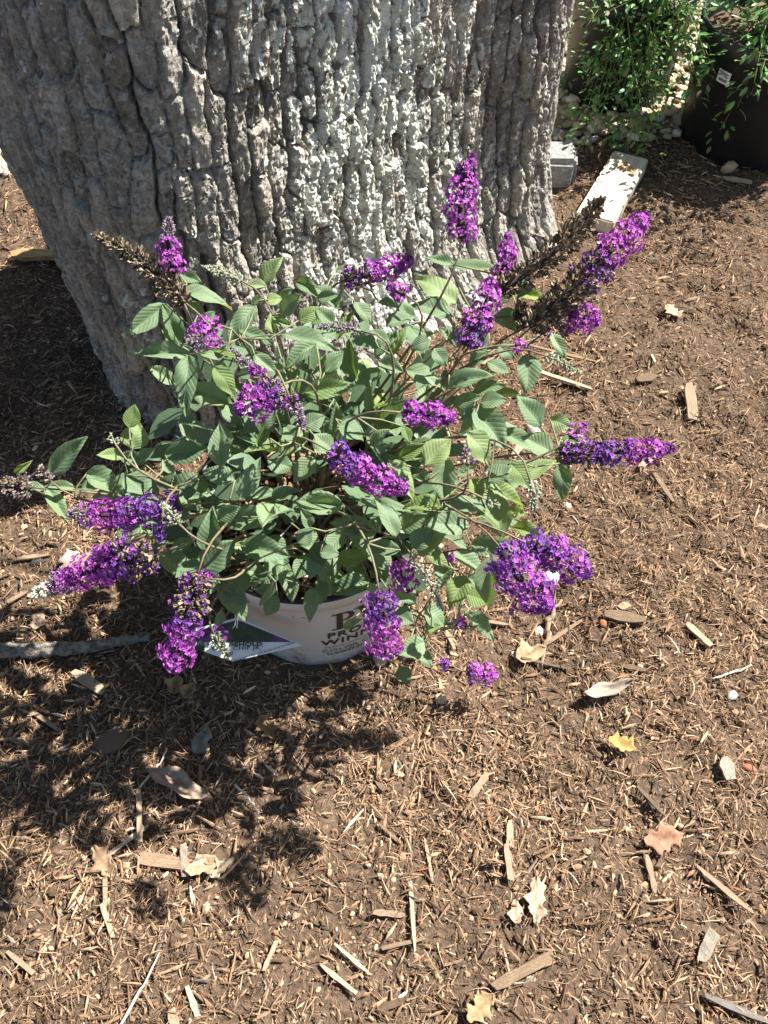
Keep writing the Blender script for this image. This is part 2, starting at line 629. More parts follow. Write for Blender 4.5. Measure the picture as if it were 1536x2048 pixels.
# ------------------------------------------------------------------ mulch pieces: real geometry, one mass
PAL = np.array([(0.085, 0.058, 0.040), (0.15, 0.102, 0.068), (0.22, 0.152, 0.100), (0.29, 0.206, 0.136),
                (0.36, 0.262, 0.176), (0.45, 0.340, 0.232), (0.56, 0.445, 0.315), (0.20, 0.18, 0.16), (0.03, 0.025, 0.022), (0.34, 0.16, 0.09), (0.66, 0.60, 0.50)])
PW = np.array([0.10, 0.17, 0.21, 0.21, 0.15, 0.08, 0.028, 0.03, 0.02, 0.006, 0.003])


def pick_cols(n, p=PW):
    c = PAL[RNG.choice(len(PAL), n, p=p / p.sum())]
    return c * RNG.uniform(0.8, 1.2, (n, 1)) * np.array([1.10, 1.0, 0.92])


def ground_points(n):
    out = []
    while sum(len(o) for o in out) < n:
        x = RNG.uniform(-2.1, 2.1, n)
        y = RNG.uniform(-0.25, 2.32, n)
        ok = np.abs(x) < 0.72 + 0.56 * np.maximum(y, 0)
        ok &= RNG.random(n) < np.clip(1.15 - 0.36 * y, 0.3, 1)
        ok &= y < 2.20 + 0.2 * (RNG.random(n) - 0.6) - 0.22 * sstep(.7, 1.0, -x)
        ok &= np.hypot(x + 0.11, y - 0.72) > 0.158
        ok &= ~((np.hypot((x + 0.16) / 0.33, (y - 1.5) / 0.2) < 1))
        out.append(np.stack([x[ok], y[ok]], 1))
    return np.concatenate(out)[:n]


# bark fibre: a bent, tapering strand;  splinter: pointed prism;  flake: low irregular crumb
def strand(bend, roll):
    V = []
    for x, w, z in ((-.5, .30, 0.0), (-.17, .5, bend * .8), (.17, .42, bend), (.5, .12, bend * .2)):
        y = bend * 40 * (0.25 - x * x) * roll
        V += [(x, y - w, z), (x, y + w, z + .10 * w), (x, y + w * .3, z - .16 * w)]
    return V


STF = [(3 * i + j, 3 * i + (j + 1) % 3, 3 * i + 3 + (j + 1) % 3, 3 * i + 3 + j) for i in range(3) for j in range(3)]
PRV = [(-.5, -.12, 0), (-.45, .3, 0), (-.4, 0.1, .7), (.12, -.5, 0), (.05, .5, 0), (.1, .05, 1), (.5, .05, .15)]
PRF = [(0, 1, 4, 3), (1, 2, 5, 4), (2, 0, 3, 5)]
PRE = [(0, 2, 1), (3, 4, 6), (4, 5, 6), (5, 3, 6)]
FKV = [(-.5, -.1, 0), (-.15, -.5, 0), (.4, -.35, 0), (.5, .2, 0), (.05, .5, 0), (-.35, .35, 0), (-.2, -.1, .9), (.2, .05, 1.0)]
FKE = [(0, 1, 6), (1, 7, 6), (1, 2, 7), (2, 3, 7), (3, 4, 7), (4, 6, 7), (4, 5, 6), (5, 0, 6)]

Vs, F4, F3, Cs, n0 = [], [], [], [], 0


def push(V, Fq, C, Ft=None):
    global n0
    Vs.append(V)
    if Fq is not None:
        F4.append(Fq + n0)
    if Ft is not None:
        F3.append(Ft + n0)
    Cs.append(C)
    n0 += len(V)


def strew(n_, lmed, lsig, wr, tr, tilt, lift, tpl, pw=PW, lmax=0.05, wmin=.0006, wmax=.010):
    p = ground_points(n_)
    patch = fbm(p[:, 0] * 5.5, p[:, 1] * 5.5, 130, 3)          # matted in places, bare crumbly soil in others
    if tpl != 'flake':
        p = p[RNG.random(n_) < np.clip(0.42 + 2.2 * (patch - 0.30), 0.42, 1)]
    n = len(p)
    L = np.clip(RNG.lognormal(math.log(lmed), lsig, n), 0.003, lmax)
    W = np.clip(L * RNG.uniform(wr[0], wr[1], n), wmin, wmax)
    T = W * RNG.uniform(tr[0], tr[1], n)
    z = hgt(p[:, 0], p[:, 1]) + RNG.uniform(-0.15, 1.0, n) * lift
    pos = np.stack([p[:, 0], p[:, 1], z], 1)
    M = rand_rots(n, tilt)
    cols = pick_cols(n, pw)
    tone = 0.47 + 0.85 * fbm(p[:, 0] * 3.1, p[:, 1] * 3.1, 44, 3) + 0.25 * fbm(p[:, 0] * 14, p[:, 1] * 14, 47, 2)
    cols = cols * tone[:, None]

    def tris(Fe, k, m):
        return (np.asarray(Fe)[None] + (np.arange(m) * k)[:, None, None]).reshape(-1, 3)
    if tpl == 'strand':
        for q in range(4):
            m = slice(q, n, 4)
            bend = (0.05, 0.14, 0.26, 0.09)[q]
            sc_ = np.stack([L[m], W[m], np.maximum(L[m] * .6, W[m])], 1)
            TV = np.array(strand(bend, (1, -1, 1, -1)[q]), dtype=float)
            V, F, C = instance(TV, STF, pos[m], M[m], sc_, cols[m])
            push(V, F, C)
    elif tpl == 'splinter':
        V, F, C = instance(PRV, PRF, pos, M, np.stack([L, W, T], 1), cols)
        push(V, F, C, tris(PRE, len(PRV), n))
    else:
        V, F, C = instance(FKV, FKE, pos, M, np.stack([L, W, T], 1), cols)
        push(V, None, C, F)


strew(150000, 0.0115, 0.48, (0.03, 0.085), (0.5, 1.0), 0.17, 0.009, 'strand', lmax=0.038, wmin=.00035, wmax=.0012)
strew(48000, 0.0048, 0.45, (0.3, 0.8), (0.25, 0.45), 0.20, 0.005, 'flake', lmax=0.016)
strew(34000, 0.014, 0.50, (0.10, 0.26), (0.4, 0.8), 0.14, 0.010, 'splinter', lmax=0.045, wmax=.005)
mulch = link('mulch_pieces', mesh_np('mulch_pieces', np.concatenate(Vs), [np.concatenate(F4), np.concatenate(F3)], np.concatenate(Cs)), M_MULCH, ground)
tag(mulch, kind='stuff')
# flat chip used for the potting mix
BXV = [(-.5, -.5, 0), (.45, -.5, 0), (.5, .42, 0), (-.42, .5, 0), (-.45, -.42, 1), (.4, -.45, 1), (.43, .35, 1), (-.4, .44, 1)]
BXF = [(4, 5, 6, 7), (0, 1, 5, 4), (1, 2, 6, 5), (2, 3, 7, 6), (3, 0, 4, 7)]


def chip_mesh(i):
    """a split piece of wood: irregular outline, thickness, splintered ends"""
    rnd = random.Random(100 + i)
    n = 5
    top, F = [], []
    up, lo = [], []
    for s in range(n + 1):
        t = s / n
        x = t - 0.5
        w = 0.5 * rnd.uniform(0.7, 1.05)
        if s in (0, n):
            w *= rnd.uniform(0.3, 0.9)
        bow = 0.25 * rnd.uniform(-0.2, 0.2) + (0.35 if i % 3 == 0 else 0.05) * math.sin(math.pi * t)
        a, b = x + rnd.uniform(-.05, .05), x + rnd.uniform(-.05, .05)
        up.append(((a, -w, 0.8 + bow), (b, w, 0.75 + bow + rnd.uniform(-.2, .2))))
        lo.append(((a, -w * 1.05, bow), (b, w * 1.05, bow)))
    V = [p for q in up for p in q] + [p for q in lo for p in q]
    m = 2 * (n + 1)
    for s in range(n):
        a = 2 * s
        F += [(a, a + 2, a + 3, a + 1), (m + a, m + a + 1, m + a + 3, m + a + 2), (a, m + a, m + a + 2, a + 2), (a + 1, a + 3, m + a + 3, m + a + 1)]
    F += [(0, 1, m + 1, m), (2 * n, m + 2 * n, m + 2 * n + 1, 2 * n + 1)]
    return mesh_np('wood_chip', V, F)


CHIPS = [chip_mesh(i) for i in range(14)]
for c in CHIPS:
    c.materials.append(M_CHIP)


def put_chip(x, y, L, W, T, yaw, tilt=0.0, mi=None, lift=0.003):
    o = bpy.data.objects.new('wood_chip', CHIPS[mi if mi is not None else random.randrange(len(CHIPS))])
    COL.objects.link(o)
    o.parent = ground
    o.location = (x, y, float(hgt(x, y)) + lift)
    o.rotation_euler = (random.gauss(0, .12), tilt + random.gauss(0, .1), yaw)
    o.scale = (L, W, T)
    return o


# the chips one can pick out in the picture: ends of each, width
for x0, y0, x1, y1, w in [(1010, 1690, 1020, 1765, 12), (1290, 1710, 1310, 1790, 10), (1400, 1925, 1425, 1865, 22), (985, 1975, 1105, 1910, 22),
                          (1440, 1520, 1455, 1565, 26), (935, 1605, 975, 1550, 14), (280, 1580, 285, 1690, 11), (300, 1650, 208, 1720, 8),
                          (370, 1690, 372, 1755, 14), (285, 1720, 400, 1735, 24), (155, 1355, 215, 1392, 20), (210, 1810, 232, 1880, 9),
                          (530, 1945, 555, 1885, 9), (640, 1930, 715, 1990, 9), (1205, 1235, 1285, 1250, 26), (1235, 1225, 1255, 1215, 18),
                          (1370, 780, 1385, 845, 22), (1270, 770, 1310, 762, 20), (1080, 755, 1180, 790, 12), (1050, 700, 1200, 730, 7),
                          (1440, 270 + 100, 1500, 375, 10), (30, 1130, 100, 1110, 9), (20, 1215, 60, 1190, 9), (1170, 1235, 1060, 1310, 8), (950, 1245, 1020, 1250, 7),
                          (1150, 930, 1190, 900, 12), (1240, 1330, 1290, 1345, 10), (1410, 1990, 1540, 2045, 12), (1390, 1730, 1500, 1830, 10),
                          (20, 1905, 75, 1950, 8), (820, 1760, 830, 1905, 8), (1040, 1320, 1160, 1340, 8), (1300, 950, 1345, 1010, 10), (1370, 1250, 1420, 1300, 14),
                          (850, 1680, 870, 1790, 6), (760, 1900, 850, 1880, 8), (1270, 1580, 1330, 1640, 8), (670, 1890, 740, 1950, 7), (60, 1420, 130, 1470, 8)]:
    a, b = on_ground(x0, y0), on_ground(x1, y1)
    d = b - a
    L = d.length
    W = w * (CAM - a).length / FPX
    put_chip((a.x + b.x) / 2, (a.y + b.y) / 2, L, W, min(W * .4, .006), math.atan2(d.y, d.x), 0.02, lift=0.008)
kp = ground_points(170)
for x, y in kp:
    L = random.uniform(0.018, 0.046)
    put_chip(x, y, L, L * random.uniform(0.10, 0.34), random.uniform(0.002, 0.005), random.uniform(0, 6.28), random.gauss(0, .08), lift=0.005)

# ------------------------------------------------------------------ gravel stones
def stone_template(seed, sub=1):
    import bmesh
    bm = bmesh.new()
    bmesh.ops.create_icosphere(bm, subdivisions=sub, radius=1)
    rnd = random.Random(seed)
    for v in bm.verts:
        v.co *= rnd.uniform(0.78, 1.15)
    V = np.array([v.co[:] for v in bm.verts])
    F = np.array([[v.index for v in f.verts] for f in bm.faces])
    bm.free()
    return V, F


GP = np.array([(0.56, 0.49, 0.34), (0.66, 0.58, 0.42), (0.47, 0.38, 0.24), (0.72, 0.68, 0.55), (0.38, 0.30, 0.19), (0.58, 0.47, 0.30), (0.36, 0.33, 0.28)])
SV, SF = stone_template(5)
n = 12000
x = RNG.uniform(-2.4, 2.8, n)
y = np.abs(RNG.normal(0, 1.0, n)) * 0.75
ey = np.interp(x, gxs, edge_y)
y = ey + y - 0.05
s = RNG.lognormal(math.log(0.0085), 0.35, n)
V, F, C = instance(SV, SF, np.stack([x, y, 0.006 + s * 0.35], 1), rand_rots(n, .3), np.stack([s * RNG.uniform(.9, 1.7, n), s, s * RNG.uniform(.5, .8, n)], 1),
                   GP[RNG.integers(0, len(GP), n)] * RNG.uniform(.8, 1.15, (n, 1)))
tag(link('gravel_stones', mesh_np('gravel_stones', V, F, C, smooth=True), M_GRAVEL, gravel), kind='stuff')
PEB = []
for i in range(8):
    v, f = stone_template(60 + i)
    PEB.append(mesh_np('pebble', v, f, np.tile(GP[i % len(GP)], (len(v), 1)), smooth=True))
    PEB[-1].materials.append(M_GRAVEL)
for i in range(170):
    if i < 120:
        px, py = random.uniform(1130, 1420), random.uniform(10, 285)
    else:
        px, py = random.uniform(-30, 60), random.uniform(40, 225)
    p = on_ground(px, py)
    if p.y < np.interp(p.x, gxs, edge_y) + 0.01:
        continue
    s = random.uniform(0.010, 0.021)
    o = bpy.data.objects.new('pebble', random.choice(PEB))
    COL.objects.link(o)
    o.parent = gravel
    o.location = (p.x, p.y, 0.008 + s * .5)
    o.scale = (s * random.uniform(1, 1.6), s, s * .65)
    o.rotation_euler = (random.gauss(0, .2), random.gauss(0, .2), random.uniform(0, 6.3))

# ------------------------------------------------------------------ oak tree
TREE = empty('oak_tree', (-0.16, 1.42, 0))
tag(TREE, 'broad oak trunk with deeply ridged grey bark and pale lichen patches behind the potted bush', 'tree')
ctrl = np.array([(-.655, 1.47), (-.62, 1.31), (-.535, 1.165), (-.425, 1.065), (-.31, 1.05), (-.175, 1.15), (-.055, 1.285), (.065, 1.43), (.19, 1.58),
                 (.355, 1.70), (.31, 1.84), (-.15, 1.87), (-.45, 1.78), (-.62, 1.64)])
flare = np.array([0.0, 0.0, 0.005, 0.01, 0.015, 0.03, 0.06, 0.10, 0.13, 0.09, 0.05, 0.04, 0.04, 0.02])
NP = len(ctrl)
tt = np.linspace(0, NP, 4000, endpoint=False)


def crom(P, t):
    i = np.floor(t).astype(int)
    f = (t - i)[:, None] if P.ndim == 2 else (t - i)
    p0, p1, p2, p3 = P[(i - 1) % NP], P[i % NP], P[(i + 1) % NP], P[(i + 2) % NP]
    return 0.5 * (2 * p1 + (p2 - p0) * f + (2 * p0 - 5 * p1 + 4 * p2 - p3) * f ** 2 + (3 * p1 - p0 - 3 * p2 + p3) * f ** 3)


dense = crom(ctrl, tt)
fl = crom(flare, tt)
seg = np.linalg.norm(np.roll(dense, -1, 0) - dense, axis=1)
arc = np.concatenate([[0], np.cumsum(seg)[:-1]])
total = seg.sum()
# fine columns on the front, coarse at the back
a_front = np.interp(9.3, tt, arc)
u_s = np.concatenate([np.arange(0, a_front, 0.0025), np.linspace(a_front, total, 90)[:-1]])
ux = np.interp(u_s, arc, dense[:, 0])
uy = np.interp(u_s, arc, dense[:, 1])
uf = np.interp(u_s, arc, fl)
tx = np.gradient(np.concatenate([ux[-3:], ux, ux[:3]]))[3:-3]
ty = np.gradient(np.concatenate([uy[-3:], uy, uy[:3]]))[3:-3]
tl = np.hypot(tx, ty)
nxv, nyv = ty / tl, -tx / tl            # outward normal (curve runs counter-clockwise seen from above)
kk = np.ones(41) / 41
nxv = np.convolve(np.concatenate([nxv[-20:], nxv, nxv[:20]]), kk, 'valid')
nyv = np.convolve(np.concatenate([nyv[-20:], nyv, nyv[:20]]), kk, 'valid')
z_s = np.concatenate([np.arange(-0.06, 1.02, 0.0027), np.linspace(1.03, 4.6, 60)])
U, Z = np.meshgrid(u_s, z_s)
BX, BY = np.meshgrid(ux, z_s)[0], np.meshgrid(uy, z_s)[0]
FLR = np.meshgrid(uf, z_s)[0]
NX_, NY_ = np.meshgrid(nxv, z_s)[0], np.meshgrid(nyv, z_s)[0]

# bark plates: tall blocks in wandering columns
wu = U + 0.060 * (fbm(U * 3.5, Z * 2.6, 51, 3) - 0.5) + 0.020 * (fbm(U * 20, Z * 12, 55, 2) - 0.5) + 0.008 * (fbm(U * 60, Z * 45, 56, 2) - 0.5)
wz = Z + 0.05 * (fbm(U * 16, Z * 9, 58, 3) - 0.5) + 0.012 * (fbm(U * 70, Z * 50, 59, 2) - 0.5)
CW, CH = 0.034, 0.098
ci = np.floor(wu / CW)
best = np.full(U.shape, 9.0)
sec = np.full(U.shape, 9.0)
bc = np.zeros(U.shape)
sc_ = np.zeros(U.shape)
bid = np.zeros(U.shape)
buu = np.zeros(U.shape)
for dc in (-1, 0, 1):
    c = ci + dc
    off = _hash(c, c * 0, 71)
    hgtc = CH * (0.6 + 1.0 * _hash(c, c * 0, 72))
    rr = np.floor(wz / hgtc - off)
    for dr in (-1, 0, 1):
        r = rr + dr
        cu = (c + 0.5 + 0.5 * (_hash(c, r, 73) - 0.5)) * CW
        cz = (r + 0.5 + off + 0.7 * (_hash(c, r, 74) - 0.5)) * hgtc
        d = (np.abs((wu - cu) / CW) ** 3.6 + np.abs((wz - cz) / hgtc) ** 3.6) ** (1 / 3.6)
        closer = d < best
        mid = (~closer) & (d < sec)
        sec = np.where(closer, best, np.where(mid, d, sec))
        sc_ = np.where(closer, bc, np.where(mid, c, sc_))
        bid = np.where(closer, _hash(c, r, 75), bid)
        buu = np.where(closer, wu - cu, buu)
        bc = np.where(closer, c, bc)
        best = np.where(closer, d, best)
edge = sec - best
side = (sc_ != bc).astype(float)
pair = _hash(np.minimum(sc_, bc), np.floor(wz / 0.3 + 0.37 * np.minimum(sc_, bc)), 77)
worn = fbm(U * 3.2, Z * 2.2, 90, 3)
depth = np.where(side > 0.5, 0.016, 0.011) * (0.55 + 0.9 * worn)
depth = np.where((side > 0.5) & (pair < 0.28), depth * 0.3, depth)        # plates that have grown together
wid = np.where(side > 0.5, 0.10 + 0.16 * pair, 0.07)
h = -depth * (1 - np.clip(edge / wid, 0, 1)) ** 0.75
h += 0.014 * (bid - 0.5) + buu * (0.30 * (_hash(np.floor(bid * 997), bc, 79) - 0.5))
h -= 0.0040 * (np.abs(buu) / CW * 2) ** 2.5
h += 0.008 * (fbm(U * 16, Z * 7, 60, 4) - 0.5)
h += 0.0030 * (fbm(U * 210, Z * 22, 61, 2) - 0.5)
flake = fbm(U * 40, Z * 18, 63, 4)
h += 0.0120 * (np.floor(flake * 10) / 10 + 0.10 * flake - 0.6)
fl2 = fbm(U * 95, Z * 38, 64, 3)
h += 0.0055 * (np.floor(fl2 * 7) / 7 + 0.2 * fl2 - 0.6)
h += 0.0050 * (fbm(U * 150, Z * 100, 66, 2) - 0.5)
ck = np.abs(fbm(U * 34, Z * 13, 68, 3) - 0.5)
h -= 0.0040 * (1 - sstep(0.0, 0.016, ck))
ck = np.abs(fbm(U * 17, Z * 26, 69, 3) - 0.47)
h -= 0.0045 * (1 - sstep(0.0, 0.011, ck)) * (worn > .4)
# gnarled, healed stretch in the middle of the front
gm = np.exp(-((BX - 0.02) / 0.13) ** 2) * sstep(0.15, 0.4, Z)
h += gm * 0.024 * (fbm(U * 11, Z * 8, 81, 4) - 0.5)
# lichen
dens = 0.40 * np.exp(-((BX + 0.02) / 0.17) ** 2) + 0.10 * np.exp(-((BX - 0.25) / 0.12) ** 2) - 0.02
dens = dens * (0.6 + 0.4 * sstep(-0.05, 0.25, Z))
li = fbm(U * 16, Z * 11, 95, 4)
li2 = fbm(U * 70, Z * 55, 98, 3)
li3 = fbm(U * 150, Z * 130, 99, 2)
lich = np.clip(0.5 + (li * 0.5 + li2 * 0.5 + li3 * 0.45 - 0.97 + dens) * 3.4, 0, 1) * sstep(-0.012, -0.002, h + 0.004)
h += lich * (0.0020 + 0.0090 * (fbm(U * 190, Z * 170, 102, 2) - 0.45))
bulge = 0.02 * (fbm(U * 2.6, Z * 2.6, 111, 2) - 0.5)
back = sstep(a_front - 0.02, a_front + 0.05, U)
taper = -0.035 * sstep(1.0, 4.6, Z) * 3
lean_l = np.where(BX < -0.16, (-0.16 - BX) / 0.5, 0) * 0.05 * sstep(0.0, 0.6, Z)
off = h * (1 - 0.3 * back) + bulge + FLR * np.exp(-np.maximum(Z + 0.0, 0) / 0.085) + taper + lean_l
off = np.where(Z > 1.02, off - h * 0.5, off)
X = BX + NX_ * off - 0.10 * sstep(1.2, 4.6, Z)
Y = BY + NY_ * off + 0.25 * sstep(1.2, 4.6, Z) + 0.09 * np.clip(Z, 0, 1.2) * sstep(1.75, 1.2, BY)
nu, nz = len(u_s), len(z_s)
ii = np.arange(nz - 1)[:, None] * nu + np.arange(nu)[None]
jj = np.arange(nz - 1)[:, None] * nu + (np.arange(nu)[None] + 1) % nu
TF = np.stack([ii, jj, jj + nu, ii + nu], -1).reshape(-1, 4)
trunk = link('trunk', mesh_np('trunk', np.stack([X.ravel(), Y.ravel(), Z.ravel()], 1), TF, smooth=False,
             attr={'lichen': lich.ravel(), 'plate': bid.ravel()}), M_BARK)
keep(trunk, TREE)


def limb(pts, r0, r1, name='limb'):
    mb = MB()
    P = bez(*[Vector(p) for p in pts], 14)
    mb.tube(P, [r0 + (r1 - r0) * i / 14 for i in range(15)], 9)
    return mb.build(name, M_STICKB, TREE, True), P


tips = []
for pts, r0 in [(((-.3, 1.7, 4.3), (-.5, 1.9, 5.2), (-1.4, 2.2, 6.0), (-2.4, 2.6, 6.8)), .2), (((-.2, 1.7, 4.3), (-.1, 2.0, 5.2), (-.4, 2.8, 6.3), (-.4, 3.8, 7.4)), .22),
                (((-.4, 1.6, 4.2), (-.9, 1.4, 5.0), (-1.8, .9, 5.8), (-2.6, .5, 6.5)), .16), (((-.3, 1.7, 4.3), (-.3, 1.8, 5.4), (-1.1, 2.4, 6.9), (-1.6, 3.0, 8.2)), .18)]:
    o, P = limb(pts, r0, .03)
    tips += P[7:]
# leaf template for tree/shrub leaves: pointed oval folded along the middle
LV = [(0, 0, 0), (-.17, .25, .03), (-.21, .5, .05), (-.13, .78, .02), (0, 1, -.06), (.13, .78, .02), (.21, .5, .05), (.17, .25, .03), (0, .5, -.01)]
LF = [(0, 8, 1), (1, 8, 2), (2, 8, 3), (3, 8, 4), (4, 8, 5), (5, 8, 6), (6, 8, 7), (7, 8, 0)]
for pts, r0 in [(((-.3, 1.7, 4.2), (-.2, 1.2, 4.9), (.3, .3, 5.4), (.6, -.8, 6.0)), .15), (((-.25, 1.75, 4.2), (.2, 1.9, 4.8), (1.0, 2.2, 5.6), (2.0, 2.6, 6.6)), .15),
                (((-.35, 1.65, 4.2), (-.7, .9, 4.8), (-1.1, -.2, 5.3), (-1.6, -1.4, 5.8)), .14)]:
    o, P = limb(pts, r0, .03)
    tips += P[6:]
n = 9000
cent = np.array([p[:] for p in tips])[RNG.integers(0, len(tips), n)]
pos = cent + RNG.normal(0, 1, (n, 3)) * np.array([.62, .62, .42])
# unseen crown, spread overhead to dim the sky; cut away to let sun through
pos = pos[(pos[:, 2] > 4.0) & (pos[:, 0] < -.1 + .62 * (pos[:, 2] - 2.6))]
n = len(pos)
cols = np.array([(0.05, 0.085, 0.025)]) * RNG.uniform(.6, 1.5, (n, 1))
V, F, C = instance(LV, LF, pos, frames_from(RNG.normal(0, .6, (n, 3)) + np.array([0, 0, 1])), RNG.uniform(.13, .22, n), cols)
cr = link('crown', mesh_np('crown', V, F, C), M_OAKLEAF)
keep(cr, TREE)
tag(cr, kind='stuff')
# a low leafy spray on the sunny side: it shades the top of the trunk in view
sh = on_y(690, 10, 1.12) + Vector((0, 0, 0.04))
cc = sh + SUN * 0.75
o, P = limb(((.24, 1.45, 1.62), (.35, 1.45, 1.68), (cc.x - .12, cc.y + .05, cc.z + .12), (cc.x + .16, cc.y - .06, cc.z + .02)), .014, .003, 'low_twig')
sel = np.argwhere((Z > .69) & (Z < .90) & (BX > -.2) & (BX < .10) & (BY < 1.5) & (Z > .685 + .35 * np.abs(BX - .0)))
n = 320
pk = sel[RNG.integers(0, len(sel), n)]
tp = np.stack([X[pk[:, 0], pk[:, 1]], Y[pk[:, 0], pk[:, 1]], Z[pk[:, 0], pk[:, 1]]], 1)
pos = tp + np.array(SUN) * RNG.uniform(.55, .95, (n, 1)) + RNG.normal(0, .015, (n, 3))
V, F, C = instance(LV, LF, pos, frames_from(RNG.normal(0, .6, (n, 3)) + np.array([0, 0, 1])), RNG.uniform(.03, .055, n), np.array([(0.05, 0.085, 0.025)]) * RNG.uniform(.6, 1.5, (n, 1)))
lo = link('low_leaves', mesh_np('low_leaves', V, F, C), M_OAKLEAF)
keep(lo, TREE)
tag(lo, kind='stuff')


# ------------------------------------------------------------------ pots
def lathe(prof, k=64, wob=0.0):
    V, F = [], []
    for r, z in prof:
        for j in range(k):
            a = 2 * math.pi * j / k
            V.append((r * math.sin(a), -r * math.cos(a), z))
    for i in range(len(prof) - 1):
        for j in range(k):
            j2 = (j + 1) % k
            F.append((i * k + j, i * k + j2, (i + 1) * k + j2, (i + 1) * k + j))
    return V, F


def text_mesh(body, size, mat, parent, conv, name, space=1.0, shear=0.0, bold=0.0):
    cu = bpy.data.curves.new(name, 'FONT')
    cu.body = body
    cu.size = size
    cu.align_x = 'CENTER'
    cu.space_character = space
    cu.offset = bold
    cu.resolution_u = 3
    tmp = bpy.data.objects.new('tmp', cu)
    COL.objects.link(tmp)
    dg = bpy.context.evaluated_depsgraph_get()
    me = bpy.data.meshes.new_from_object(tmp.evaluated_get(dg))
    bpy.data.objects.remove(tmp)
    bpy.data.curves.remove(cu)
    me.name = name
    for v in me.vertices:
        v.co = conv(v.co.x, v.co.y)
    me.materials.clear()
    return link(name, me, mat, parent)


PX, PY, PZ, PR, PB = -0.112, 0.722, 0.252, 0.176, 0.152
POT = empty('nursery_pot', (PX, PY, 0))
tag(POT, 'white plastic nursery pot with dark lettering and black inside, holding the flowering bush', 'pot')
V, F = lathe([(PB - .004, -.03), (PB, .0), (PR - .006, PZ - .028), (PR - .0055, PZ - .026), (PR + .002, PZ - .024), (PR + .0035, PZ - .004), (PR + .002, PZ)], 96)
link('pot_wall', mesh_np('pot_wall', V, F, smooth=True), M_POTW, POT)
V, F = lathe([(PR + .0018, PZ + .0005), (PR + .0005, PZ + .004), (PR - .005, PZ + .004), (PR - .0085, PZ - .002), (PR - .012, PZ - .03), (PB - .004, .02), (PB - .01, .015)], 96)
link('pot_liner', mesh_np('pot_liner', V, F, smooth=True), M_BLACK, POT)
sv, sf = [(0, 0, 0.185)], []
for i in range(1, 13):
    for j in range(48):
        a, r = 2 * math.pi * j / 48, 0.164 * i / 12
        sv.append((r * math.cos(a), r * math.sin(a), .185 + .02 * (vnoise(np.array([r * math.cos(a) * 40]), np.array([r * math.sin(a) * 40]), 2)[0] - .5)))
for j in range(48):
    sf.append((0, 1 + j, 1 + (j + 1) % 48))
sq = [(1 + (i - 1) * 48 + j, 1 + i * 48 + j, 1 + i * 48 + (j + 1) % 48, 1 + (i - 1) * 48 + (j + 1) % 48) for i in range(1, 12) for j in range(48)]
link('potting_soil', mesh_np('potting_soil', sv, [np.array(sf), np.array(sq)]), M_SOIL, POT)
n = 900
ra, th = 0.158 * np.sqrt(RNG.random(n)), RNG.uniform(0, 6.28, n)
L = RNG.uniform(.008, .026, n)
V, F, C = instance(BXV, BXF, np.stack([ra * np.cos(th), ra * np.sin(th), RNG.uniform(.19, .2, n)], 1), rand_rots(n, .3), np.stack([L, L * .35, L * .12], 1), pick_cols(n))
tag(link('bark_bits', mesh_np('bark_bits', V, F, C), M_MULCH, POT), kind='stuff')


def on_pot(theta0, z0):
    def conv(x, y):
        z = z0 + y
        r = PB + (PR - .006 - PB) * max(z, 0) / (PZ - .028) + 0.0012
        a = theta0 + x / r
        return Vector((r * math.sin(a), -r * math.cos(a), z))
    return conv


def poly_on_pot(name, polys, conv, mat):
    """outline letters: every polygon is cut into thin strips so that it follows the wall"""
    import bmesh
    bm = bmesh.new()
    for P in polys:
        vs = [bm.verts.new((x, y, 0)) for x, y in P]
        bm.faces.new(vs)
    bmesh.ops.triangulate(bm, faces=bm.faces[:])
    for _ in range(2):
        bmesh.ops.subdivide_edges(bm, edges=bm.edges[:], cuts=1, use_grid_fill=True)
    for v in bm.verts:
        v.co = conv(v.co.x, v.co.y)
    me = bpy.data.meshes.new(name)
    bm.to_mesh(me)
    bm.free()
    return link(name, me, mat, POT)


TH = R(29)
H_ = 0.056
ring_o = [(0.30 + 0.27 * math.cos(a), 0.745 + 0.255 * math.sin(a)) for a in np.linspace(-math.pi / 2, math.pi / 2, 14)]
ring_i = [(0.30 + 0.145 * math.cos(a), 0.745 + 0.205 * math.sin(a)) for a in np.linspace(-math.pi / 2, math.pi / 2, 14)]
P_polys = [[(0.14, 0), (0.29, 0), (0.29, 1), (0.14, 1)], [(0.02, 0), (0.42, 0), (0.42, .05), (0.02, .05)], [(0.02, .95), (0.3, .95), (0.3, 1), (0.02, 1)]]
for i in range(13):
    P_polys.append([ring_o[i], ring_o[i + 1], ring_i[i + 1], ring_i[i]])
W_polys = [[(0.1, 1), (.27, 1), (.47, .0), (.40, .0)], [(0.40, 0), (.47, 0), (.66, .95), (.60, .95)], [(.48, 1), (.65, 1), (.85, 0), (.78, 0)], [(.78, 0), (.85, 0), (1.08, 1), (1.01, 1)],
           [(.02, .95), (.36, .95), (.36, 1), (.02, 1)], [(.44, .955), (.72, .955), (.72, 1.005), (.44, 1.005)], [(.93, .95), (1.17, .95), (1.17, 1), (.93, 1)]]
cv = on_pot(TH, 0.138)
poly_on_pot('lettering', [[((x - 0.78) * H_ * 1.15, y * H_) for x, y in p] for p in P_polys], cv, M_PRINT)
poly_on_pot('lettering', [[((x - 0.24) * H_ * 1.15, y * H_) for x, y in p] for p in W_polys], cv, M_PRINT)
text_mesh('PROVEN', 0.027, M_PRINT, POT, on_pot(TH, 0.110), 'lettering', 1.15, bold=0.0006)
text_mesh('WINNERS', 0.027, M_PRINT, POT, on_pot(TH, 0.084), 'lettering', 1.15, bold=0.0006)
